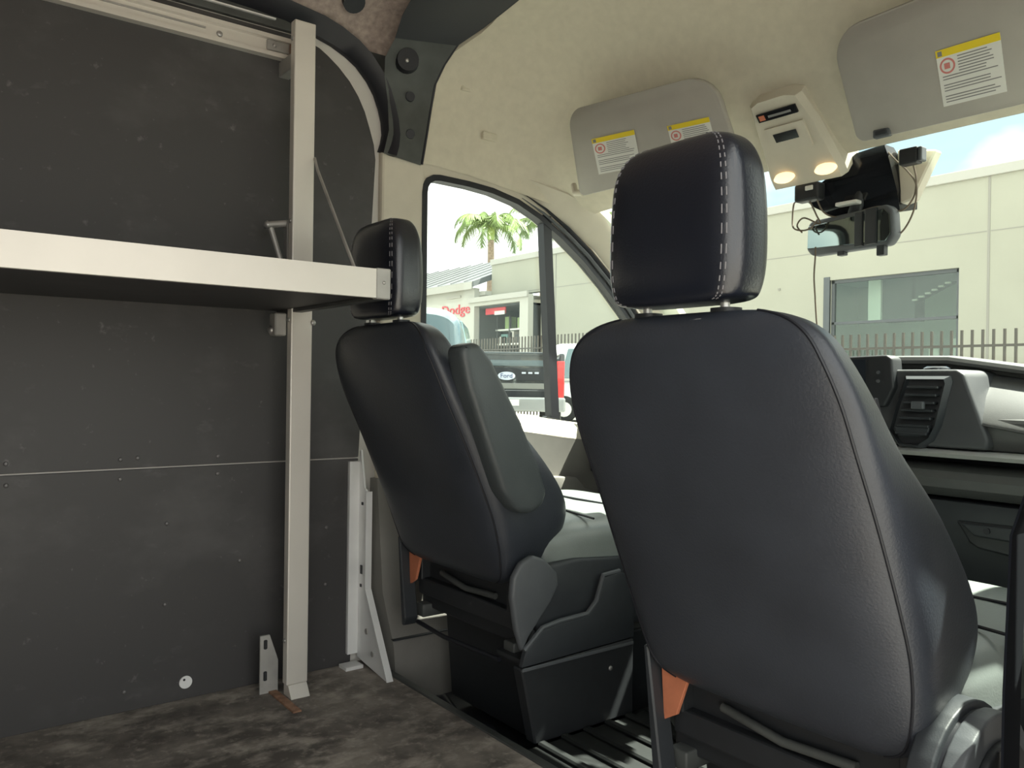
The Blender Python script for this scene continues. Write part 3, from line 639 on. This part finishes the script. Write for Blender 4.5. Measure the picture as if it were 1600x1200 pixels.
dc = thing('dash_camera', 'small black camera box hanging left of the mirror mount', 'camera', (-.01, 1.91, 1.285))
B((-.045, 1.895, 1.284), (.026, 1.93, 1.330), .006).build('camera_body', BLACKPL, dc)
B((-.010, 1.891, 1.309), (.012, 1.896, 1.321), .002).build('camera_label', LABELW, dc)
dc2 = thing('toll_tag', 'small black box stuck to glass right of the mirror mount', 'box', (.26, 1.90, 1.322))
B((.238, 1.89, 1.324), (.282, 1.92, 1.362), .004).build('box_body', BLACKPL, dc2)
B((.282, 1.892, 1.327), (.292, 1.918, 1.36), .003).build('box_side', GREYPL, dc2)
sh = MB(); sh.prism([(.195, 1.385), (.29, 1.365), (.235, 1.255), (.205, 1.25)], 1, 1.965, 2.0, .004, 1)
tag(sh.build('sensor_cover', TRIMB), 'pale sensor cover on glass behind the mirror mount', 'cover')
def cable(pts, lab, r=.0022):
    P = catmull([list(p) for p in pts], 8*len(pts)); tag(MB().tube(P, r, 6).build('cable', CABLEM, None, True), lab, 'cable', 'cables at the mirror')
cable([(.002, 1.925, 1.165), (.002, 1.925, 1.142), (-.004, 1.93, 1.09), (-.007, 1.94, 1.042), (-.006, 1.95, .96), (-.006, 1.97, .90)], 'thin brown cable dangling straight down from the mirror')
cable([(-.040, 1.91, 1.29), (-.067, 1.93, 1.29), (-.071, 1.93, 1.253), (-.06, 1.92, 1.222), (-.03, 1.92, 1.212), (-.006, 1.92, 1.218), (.01, 1.92, 1.235)], 'brown cable looping from camera box to mirror top')
cable([(-.01, 1.91, 1.29), (.0, 1.93, 1.25), (.01, 1.93, 1.225), (-.03, 1.92, 1.245), (-.05, 1.92, 1.228), (-.035, 1.92, 1.207)], 'brown cable tangled on left end of the mirror')
cable([(.012, 1.91, 1.29), (.02, 1.93, 1.255), (.05, 1.94, 1.238), (.10, 1.94, 1.24), (.17, 1.935, 1.245), (.225, 1.93, 1.225), (.255, 1.93, 1.25), (.262, 1.93, 1.29), (.262, 1.915, 1.325)], 'brown cable bowing from the black box across the mirror')
cable([(.19, 1.93, 1.375), (.215, 1.93, 1.345), (.24, 1.93, 1.318), (.262, 1.93, 1.28), (.258, 1.93, 1.225), (.235, 1.93, 1.18), (.205, 1.925, 1.155)], 'brown cable arcing down to the right end of the mirror')

# =================================================================== DASHBOARD
da = thing('dashboard', 'dark moulded dashboard with silver strip and glovebox', 'dashboard', (0, 2.1, .2))
def zdrop(x): return -.15*max(0, abs(x)-.30)
def dprof(prof, x0, x1, nm, m, n=16, par=da, drop=True):
    R = []
    for i in range(n+1):
        x = x0+(x1-x0)*i/n; dz = zdrop(x) if drop else 0
        R.append([Vector((x, y, z+dz)) for y, z in prof])
    return MB().rings(R).build(nm, m, par, True, 35)
dprof([(2.60, .83), (2.45, .862), (2.15, .878), (2.02, .880), (1.995, .876), (1.990, .868), (1.995, .860), (2.03, .857), (2.04, .835), (2.2, .82), (2.58, .78)], -.83, .83, 'dash_top', DASH)
dprof([(2.04, .850), (2.01, .846), (1.93, .802), (1.868, .752), (1.864, .743), (1.885, .738), (2.1, .738), (2.2, .82)], -.83, .83, 'upper_pad', DASH, 16)
dprof([(1.900, .739), (1.878, .735), (1.874, .728), (1.885, .69), (1.902, .666), (2.1, .66), (2.1, .74)], -.83, .83, 'middle_panel', DASH, 8, da, False)
dprof([(1.900, .664), (1.862, .663), (1.850, .656), (1.858, .647), (1.900, .645)], -.83, .83, 'silver_strip', CHROME, 8, da, False)
dprof([(1.975, .662), (1.975, .622), (2.1, .61), (2.1, .662)], -.83, .83, 'slot_recess', BLACKRUB, 8, da, False)
dprof([(1.97, .628), (1.905, .626), (1.872, .616), (1.860, .600), (1.862, .580), (1.880, .562), (1.91, .556), (2.1, .55), (2.1, .62)], -.83, .83, 'lower_pad', DASH, 8, da, False)
dprof([(1.905, .551), (1.890, .548), (1.886, .53), (1.92, .35), (1.98, .22), (2.1, .2), (2.1, .55)], .20, .80, 'glovebox_door', DARKPL, 8, da, False)
dprof([(1.93, .55), (1.92, .30), (2.0, .10), (2.3, .05), (2.3, .55)], -.83, .19, 'lower_cover', DARKPL, 8, da, False)
MB().prism([(-.32, .842), (.392, .842), (.406, .832), (.458, .690), (.454, .668), (-.32, .668)], 1, 1.862, 2.06, .008, 3).build('shaded_centre_panel', mat('dash_centre_shaded', (.048, .051, .055), .5, 0, .5, .06, 30, .15, 600), da, True, 40)  # centre panel, darker with slanted right edge to stand in for dash shadow
gh = bpy.data.objects['glovebox_door']
MB().prism([(.383, .508), (.505, .512), (.503, .445), (.43, .452), (.412, .462)], 1, 1.885, 1.905, .005, 2).build('latch_recess', BLACKPL, gh)
MB().prism([(.395, .505), (.505, .508), (.505, .478), (.425, .480)], 1, 1.876, 1.890, .004, 2).build('latch_handle', DARKPL, gh)
MB().cyl((.452, 1.877, .495), (.452, 1.873, .495), .007, 14).build('latch_lock', BLACKRUB, gh)
# centre screen
scn = thing('centre_screen', 'upright touchscreen standing on the middle of the dashboard', 'screen', (.13, 1.89, .75))
MB().prism([(.02, .870), (.225, .876), (.238, .868), (.244, .80), (.222, .755), (.03, .752)], 1, 1.872, 1.92, .006, 3).build('screen_housing', BLACKPL, scn, True, 40)
MB().prism([(.03, .862), (.175, .866), (.175, .775), (.04, .77)], 1, 1.869, 1.874).build('screen_face', SCREEN, scn)
for z in (.835, .815): MB().cyl((.207, 1.872, z), (.207, 1.868, z), .004, 10).build('button', GREYPL, scn)
# air vent
av = thing('air_vent', 'slatted black air vent right of the touchscreen', 'vent', (.30, 1.89, .67))
vo = [(.262, .828), (.362, .828), (.366, .815), (.343, .715), (.327, .682), (.30, .664), (.25, .664), (.225, .70), (.24, .76)]
vi = [(.270, .820), (.353, .820), (.356, .810), (.335, .716), (.321, .688), (.299, .672), (.254, .672), (.233, .703), (.248, .76)]
b = MB(); R = [[Vector((vo[i][0], 1.915, vo[i][1])), Vector((vo[i][0], 1.886, vo[i][1])), Vector((vi[i][0], 1.872, vi[i][1])), Vector((vi[i][0], 1.90, vi[i][1]))] for i in range(len(vo))]; R.append(R[0]); b.rings(R, True, False); b.build('vent_frame', DARKPL, av, True, 30)
MB().prism(vi, 1, 1.89, 1.90).build('vent_back', BLACKRUB, av)
for k in range(7):
    z = .802-k*.0175; t = (.815-z)/.135; xa = .277-.033*t; xb = .346-.030*t
    B((xa, 1.866, z-.003), (xb, 1.888, z+.003), .001, 1).build('slat', DARKPL, av)
B((.288, 1.857, .752), (.316, 1.87, .770), .003).build('vent_tab', GREYPL, av)
MB().prism([(.255, .690), (.30, .690), (.322, .70), (.325, .712), (.245, .712)], 1, 1.868, 1.888, .002, 1).build('vent_lower_panel', DARKPL, av)
av.location += Vector((.018, -.027, 0)); scn.location += Vector((.016, -.028, 0))
kn = MB(); kn.rings([superell(.325, 1.91, a, a*.8, 2, 24, z) for a, z in ((.030, .836), (.030, .845), (.022, .850))])
kn.build('sensor_cap', BLACKGL, da, True)

sw = thing('steering_wheel', 'black steering wheel in front of the far seat', 'steering wheel', (-.455, 1.80, .60))
tilt = Matrix.Translation((-.455, 1.80, .70)) @ Matrix.Rotation(math.radians(58), 4, 'X')
b = MB(); b.tube([(.175*math.cos(2*math.pi*k/40), .175*math.sin(2*math.pi*k/40), 0) for k in range(40)], .014, 10, True); b.bm.transform(tilt); b.build('rim', LEATH2, sw, True)
b = MB(); b.rings([superell(0, 0, a, a*.8, 3, 32, z) for a, z in ((.055, -.035), (.075, -.02), (.075, .0), (.06, .012))]); b.bm.transform(tilt); b.build('hub', BLACKPL, sw, True)
for a in (0, math.pi, -math.pi/2):
    b = MB(); b.tube([(.06*math.cos(a), .06*math.sin(a), -.008), (.17*math.cos(a), .17*math.sin(a), -.002)], [.020, .013], 8); b.bm.transform(tilt); b.build('spoke', BLACKPL, sw, True)
b = MB(); b.tube([(0, 0, -.03), (0, -.01, -.20)], [.045, .055], 16); b.bm.transform(tilt); b.build('column', BLACKPL, sw, True)

# =================================================================== OUTSIDE
gr = MB(); gy = [(-60, -.72), (4, -.72), (9, -.35), (13, -.2), (90, -.2)]
fwd = Vector((-.42, .907)); side = Vector((.907, .42))
gr.rings([[Vector((fwd.x*d+side.x*w, fwd.y*d+side.y*w, z)) for w in (-120, 120)]+[Vector((fwd.x*d+side.x*w, fwd.y*d+side.y*w, z-.3)) for w in (120, -120)] for d, z in gy])
struct(gr.build('ground', ASPH), 'grey asphalt lot outside the van', 'ground')

mb_ = thing('warehouse', 'long cream warehouse with flat parapet across the lot', 'building', (-10, 26, -.2))
bw = MB()
FY = 23.2
for (x0, x1, z0, z1) in ((-31.0, -27.2, 4.9, 6.55), (-27.2, -13.05, -.2, 6.55), (-9.2, 14, -.2, 6.55), (-13.05, -9.2, 4.1, 6.55), (-13.05, -9.2, -.2, .3)): bw.box((x0, FY, z0), (x1, FY+.35, z1))
bw.box((-31.0, FY+3.4, -.2), (-30.6, FY+14, 6.55)); bw.box((-31, FY+.35, 6.2), (14, FY+14, 6.35))
bw.build('wall', CONC, mb_)
B((-31.05, FY-.08, 6.45), (14, FY+.45, 6.72), .02).build('parapet_cap', CAP, mb_)
for x in (-26.2, -19.4, -8.45, -3.2): B((x-.03, FY-.012, -.2), (x+.03, FY+.02, 6.45)).build('panel_joint', GAPM, mb_)
for x0, x1 in ((-31, -26.25), (-26.15, -19.45), (-19.35, -13.4), (-13, -8.5), (-8.4, 10)): B((x0, FY-.006, 4.98), (x1, FY+.02, 5.01)).build('panel_joint', GAPM, mb_)
wf = MB()
for lo, hi in (((-13.05, -.2), (-12.95, 4.1)), ((-9.3, -.2), (-9.2, 4.1)), ((-13.05, 4.0), (-9.2, 4.1)), ((-13.05, 2.72), (-9.2, 2.80))): wf.box((lo[0], FY+.1, lo[1]), (hi[0], FY+.2, hi[1]))
wf.box((-13.25, FY-.03, .3), (-13.05, FY+.05, 4.2))
win = wf.build('shop_window', GREYPL, mb_)
for z0, z1 in ((.3, 2.72), (2.80, 4.0)): B((-12.95, FY+.14, z0), (-9.3, FY+.16, z1)).build('pane', SHGL, win)
bi = MB(); bi.box((-14.5, FY+4.0, -.2), (-8.0, FY+4.1, 4.4)); bi.box((-14.5, FY+.4, -.2), (-14.4, FY+4, 4.4)); bi.box((-8, FY+.4, -.2), (-7.9, FY+4, 4.4)); bi.box((-14.5, FY+.4, 4.3), (-8, FY+4.1, 4.4)); bi.box((-14.5, FY+.36, -.2), (-8, FY+4, -.1))
bi.build('room', SHIN, mb_)
B((-12.3, FY+.9, 2.80), (-11.9, FY+1.2, 4.3)).build('column', SHLT, mb_)
B((-11.9, FY+1.0, 2.80), (-10.9, FY+1.6, 4.3)).build('dark_partition', SHDK, mb_)
MB().prism([(-11.0, 3.35), (-9.9, 3.85), (-9.4, 3.85), (-9.4, 4.3), (-11.0, 4.3)], 1, FY+1.0, FY+1.4).build('stair_flight', SHDK, mb_)
for k in range(6): B((-10.95+k*.19, FY+.92, 3.38+k*.085), (-10.80+k*.19, FY+1.0, 3.43+k*.085)).build('stair_tread', CONCW, mb_)
for x, z in ((-10.9, 2.0), (-10.2, 2.3), (-11.7, 1.7)): B((x-.15, FY+2.2, -.2), (x+.15, FY+2.5, z)).build('display', SHLT, mb_)
B((-14.9, FY-.03, 3.93), (-14.82, FY+.01, 4.0)).build('wall_hook', GAPM, mb_)

lb = thing('dealer_building', 'low white building with grey roof and red script sign, far left through door window', 'building', (-36, 24, -.2))
FY2 = 22.5
bw = MB()
for x0, x1, z0, z1 in ((-46, -31.45, -.2, 5.35), (-27.86, -27.25, -.2, 4.75), (-31.45, -27.86, 4.45, 4.75)): bw.box((x0, FY2, z0), (x1, FY2+.3, z1))
bw.box((-46, FY2+.3, 5.0), (-31.0, FY2+6, 5.2))
bw.build('wall', CONCW, lb)
MB().prism([(FY2-.3, 5.35), (FY2-.3, 5.62), (FY2+5.0, 7.7), (FY2+5.2, 7.5)], 0, -48, -31.1).build('roof', ROOFM, lb)
for k in range(14): MB().prism([(FY2-.32, 5.63), (FY2-.32, 5.68), (FY2+5.0, 7.76), (FY2+5.0, 7.70)], 0, -47.5+k*1.2, -47.45+k*1.2).build('roof_rib', ROOFM, lb)
B((-46, FY2-.35, 5.25), (-31.2, FY2-.25, 5.60)).build('gutter', CAP, lb)
B((-31.9, FY2-.12, 4.62), (-27.2, FY2-.02, 4.86)).build('door_canopy', CAP, lb)
B((-33.9, FY2-.05, 4.95), (-32.6, FY2, 5.05)).build('wall_lamp', CAP, lb)
op = B((-31.45, FY2+3.0, -.2), (-27.86, FY2+3.1, 4.45)).build('workshop_back', SHIN, lb)
B((-31.45, FY2+.3, -.2), (-31.40, FY2+3.0, 4.45)).build('workshop_side', SHDK, lb); B((-27.9, FY2+.3, -.2), (-27.86, FY2+3, 4.45)).build('workshop_side', SHDK, lb); B((-31.45, FY2+.3, 4.35), (-27.86, FY2+3, 4.45)).build('workshop_top', SHDK, lb)
for z in (1.2, 2.6, 3.3): B((-31.3, FY2+1.2, z), (-28.0, FY2+1.9, z+.08)).build('rack_shelf', SHLT, lb)
for x in (-31.2, -30.2, -29.1, -28.1): B((x-.04, FY2+1.2, -.2), (x+.04, FY2+1.3, 4.0)).build('rack_post', SHDK, lb)
rnd = random.Random(5)
for k in range(14):
    x = rnd.uniform(-31.1, -28.4); z = rnd.choice((1.28, 2.68, 3.38)); w = rnd.uniform(.25, .6); h = rnd.uniform(.25, .6)
    B((x, FY2+1.25, z), (x+w, FY2+1.7, z+h)).build('stored_box', rnd.choice((SHLT, SHDK, CONCW, mat('green_box', (.30, .42, .18), .7), mat('teal_box', (.16, .30, .28), .7))), lb)
B((-29.9, FY2+.8, .6), (-28.6, FY2+1.1, 2.2)).build('orange_panel', WOODO, lb)
B((-31.2, FY2+.5, 4.05), (-29.6, FY2+.55, 4.35)).build('door_banner', REDSIGN, lb); B((-30.4, FY2+.45, 4.0), (-29.6, FY2+.49, 4.18)).build('door_banner', LABELW, lb)
text_mesh('sign_lettering', 'Dodge', .95, REDSIGN, lb, Matrix.Translation((-33.05, FY2-.03, 4.36)) @ Matrix.Rotation(math.radians(90), 4, 'X') @ Matrix.Diagonal((1.0, .72, 1, 1)), .02)

def fence(x0, x1, Y, ztop, zr, label, sp=.159):
    f = thing('picket_fence', label, 'fence', ((x0+x1)/2, Y, -.2), 'metal picket fences')
    B((x0, Y-.02, zr-.02), (x1, Y+.02, zr+.02)).build('rail', FENCEM, f); B((x0, Y-.02, .0), (x1, Y+.02, .04)).build('rail', FENCEM, f)
    n = int((x1-x0)/sp); p0 = None
    for i in range(n+1):
        x = x0+i*sp
        if p0 is None: p0 = B((x-.0175, Y-.0175, -.2), (x+.0175, Y+.0175, ztop)).build('picket', FENCEM, f)
        else: copy_part(p0, f, (i*sp, 0, 0))
fence(-9.8, .5, 13.7, 1.735, 1.48, 'brown metal picket fence in front of the shop window')
fence(-25.5, -15.0, 16.0, 2.26, 1.88, 'brown metal picket fence behind the black pickup')

# ---- vehicles
def xf(loc, dirv):
    d = Vector((dirv[0], dirv[1], 0)).normalized(); r = Vector((d.y, -d.x, 0))
    return Matrix(((r.x, d.x, 0, loc[0]), (r.y, d.y, 0, loc[1]), (0, 0, 1, loc[2]), (0, 0, 0, 1)))   # local x = right, y = forward
def lpart(b, M, nm, m, par, smooth=False, sharp=40):
    b.bm.transform(M); return b.build(nm, m, par, smooth, sharp)
def wheel(par, M, x, y, r, w):
    b = MB(); b.tube([(x-w/2, y, r), (x-w/2+.02, y, r), (x+w/2-.02, y, r), (x+w/2, y, r)], [r-.03, r, r, r-.03], 24); o = lpart(b, M, 'wheel', TYRE, par, True, 30)
    b = MB(); s = 1 if x > 0 else -1; b.tube([(x+s*w*.3, y, r), (x+s*(w/2+.005), y, r)], [r*.6, r*.55], 16); lpart(b, M, 'wheel_rim', CHROME, o)
def cabin(rows, M, nm, m, par, n=5.0):
    """rows: y, z0, z1, halfwidth bottom, halfwidth top"""
    b = MB(); R = []
    for y, z0, z1, w0, w1 in rows:
        ring = []
        for p in superell(0, (z0+z1)/2, 1, (z1-z0)/2, n, 32, 0):
            t = (p.y-z0)/(z1-z0); ring.append(Vector((p.x*(w0+(w1-w0)*t), y, p.y)))
        R.append(ring)
    b.rings(R); return lpart(b, M, nm, m, par, True, 40)
def pickup():
    M = xf((-9.97, 8.40, -.19), (-.796, .606)); t = thing('pickup_truck', 'black pickup truck seen from behind, with oval tailgate badge and red tail lamp', 'truck', M.translation)
    lpart(MB().box((-.86, .0, .86), (.86, .09, 1.505), .02), M, 'tailgate', TRUCKB, t)
    tg = bpy.data.objects['tailgate']
    lpart(MB().box((-.84, -.04, 1.45), (.84, .08, 1.51), .02), M, 'tailgate_spoiler', TRUCKB, tg)
    lpart(MB().box((-.84, -.025, 1.27), (.84, .02, 1.37), .01), M, 'reflection_band', mat('tailgate_reflection', (.10, .13, .14), .3), tg)  # teal-grey reflection on the black paint, drawn as a coloured band
    lpart(MB().box((-.84, -.02, 1.02), (.84, .02, 1.24), .01), M, 'tailgate_applique', BLACKPL, tg)
    lpart(MB().box((-.84, -.02, .88), (.84, .02, .98), .01), M, 'tailgate_lower', mat('grey_band', (.22, .22, .20), .4), tg)  # band of even grey across the lower tailgate
    b = MB(); b.prism([(.15*math.cos(k*math.pi/16), 1.10+.072*math.sin(k*math.pi/16)) for k in range(32)], 1, -.045, -.02, .004, 1); bd = lpart(b, M, 'oval_badge', BADGE, tg)
    text_mesh('badge_lettering', 'Ford', .11, BADGEB, bd, M @ Matrix.Translation((0, -.048, 1.10)) @ Matrix.Rotation(math.radians(90), 4, 'X'), .002)
    for k in range(3):
        lpart(MB().box((.26+k*.11, -.03, 1.14), (.33+k*.11, -.02, 1.17)), M, 'tailgate_letter', BADGE, tg)
    for s in (-1, 1):
        lpart(MB().prism([(s*.86, .73), (s*.98, .73), (s*.99, 1.36), (s*.86, 1.36)], 1, -.03, .12, .012, 2), M, 'tail_lamp', TAIL, t)
        lpart(MB().box((min(s*.90, s*1.0), .12, .60), (max(s*.90, s*1.0), 2.0, 1.50), .03), M, 'bed_side', TRUCKB, t)
        for y in (1.2, 4.4): wheel(t, M, s*.86, y, .40, .26)
    lpart(MB().box((-1.0, -.22, .50), (1.0, .05, .74), .03), M, 'bumper', mat('bumper_chrome', (.35, .36, .36), .25, .6), t)
    lpart(MB().box((-.90, .05, .55), (.90, 2.0, .85)), M, 'bed_floor', BLACKPL, t)
    lpart(MB().box((-.22, -.235, .60), (.22, -.222, .70)), M, 'number_plate', LABELW, t)
    cabin([(2.0, .5, 1.52, .98, .96), (2.1, .5, 1.54, 1.0, .98), (4.0, .5, 1.50, 1.0, .98), (5.4, .5, 1.40, .98, .92), (5.7, .5, 1.25, .90, .84)], M, 'cab_body', TRUCKB, t)
pickup()
def sedan(name, label, loc, d, H, L, paint, extra=0):
    M = xf(loc, d); t = thing(name, label, 'car', M.translation); h = H
    cabin([(0, .45, .95, .80, .74), (.08, .35, 1.05, .90, .84), (1.0, .3, 1.08, .95, .90), (L*.65, .3, 1.05, .95, .90), (L-.3, .35, .95, .90, .80), (L, .45, .80, .78, .68)], M, 'lower_body', paint, t)
    cabin([(.15, 1.0, 1.25, .80, .70), (.45, .98, h-.12, .86, .66), (.8, .98, h-.02, .88, .68), (1.8, .98, h, .88, .69), (2.6, .98, h-.05, .87, .68), (L*.72, .98, 1.12, .84, .72)], M, 'cabin', paint, t)
    b = MB(); b.prism([(-.60, 1.12), (.60, 1.12), (.52, h-.20), (-.52, h-.20)], 1, 0, .02, .01, 1); b.bm.transform(Matrix.Translation((0, .18, 0)) @ Matrix.Shear('XZ', 4, (0, 0)))
    for v in b.bm.verts: v.co.y += (v.co.z-1.12)*.42-.02
    lpart(b, M, 'rear_window', CARGL, t)
    for s in (-1, 1):
        b = MB(); b.prism([(.75, 1.12), (2.6, 1.12), (2.2, h-.16), (.95, h-.16)], 0, s*.86, s*.90, .01, 1)
        for v in b.bm.verts: v.co.x -= s*(v.co.z-1.12)*.24
        lpart(b, M, 'side_window', CARGL, t)
        lpart(MB().box((s*.78-.10, -.01, .82), (s*.78+.10, .12, 1.0), .02), M, 'tail_lamp', TAIL, t)
        for y in (.85, L-.95): wheel(t, M, s*.84, y, .34, .22)
    lpart(MB().box((-.85, -.06, .38), (.85, .10, .60), .03), M, 'bumper', paint, t)
    return t
sedan('parked_car', 'white parked car just beyond the black pickup', (-15.6, 13.39, -.2), (.606, .796), 2.04, 4.8, WHITEP)
sedan('parked_car', 'teal parked car rising above the far seat shoulder, below the red sign', (-6.4, 4.18, -.45), (-.796, .606), 2.12, 4.4, TEALP)

# ---- palms
def palm(x, y, zb, zc, rad, label, seed, nfr=13):
    rnd = random.Random(seed); t = thing('palm_tree', label, 'palm tree', (x, y, zb), 'palm trees behind the warehouse')
    pts = [Vector((x+.05*math.sin(k), y, zb+(zc-zb)*k/10)) for k in range(11)]
    MB().tube(pts, [.32-.012*k for k in range(11)], 14).build('trunk', BARK, t, True)
    MB().tube([(x, y, zc-.9), (x, y, zc-.3), (x, y, zc+.3)], [.24, .26, .10], 12).build('crownshaft', CROWN, t, True)
    for i in range(nfr):
        az = 2*math.pi*(i+rnd.uniform(-.3, .3))/nfr; el = rnd.uniform(.15, 1.25); L = rad*rnd.uniform(.95, 1.2)
        b = MB(); d = Vector((math.cos(az), math.sin(az), 0)); P = []; pos = Vector((x, y, zc)); a = el; N = 16
        for k in range(N+1):
            P.append(pos.copy()); pos = pos+(d*math.cos(a)+Vector((0, 0, 1))*math.sin(a))*L/N; a -= (.09+.11*k/N)*(1.15 if el > .6 else 1.0)
        b.tube(P, [.05*(1-.85*k/N) for k in range(N+1)], 5)
        w = Vector((-d.y, d.x, 0))
        for k in range(2, N*3):
            f = k/(N*3); p = P[min(int(f*N), N-1)].lerp(P[min(int(f*N)+1, N)], f*N-int(f*N)); ll = rad*.26*math.sin(math.pi*min(1, .12+f*.86))**.7
            tg_ = (P[min(int(f*N)+1, N)]-P[int(f*N)]).normalized()
            for s in (-1, 1):
                e = p+(w*s*.72+tg_*.55+Vector((0, 0, -.55+rnd.uniform(-.25, .2))))*ll
                b.face([p-tg_*.05, p+tg_*.05, e+tg_*.012, e-tg_*.012])
        b.build('frond', LEAFM, t)
palm(-43.4, 32, -.2, 11.2, 3.3, 'palm tree standing in the clear middle of the door window', 11)
palm(-48.8, 41, -.2, 13.3, 3.5, 'palm tree half behind the window divider bar', 5)
palm(-56.2, 54, -.2, 16.4, 4.2, 'palm tree partly hidden by the windshield post beside the near headrest', 9)
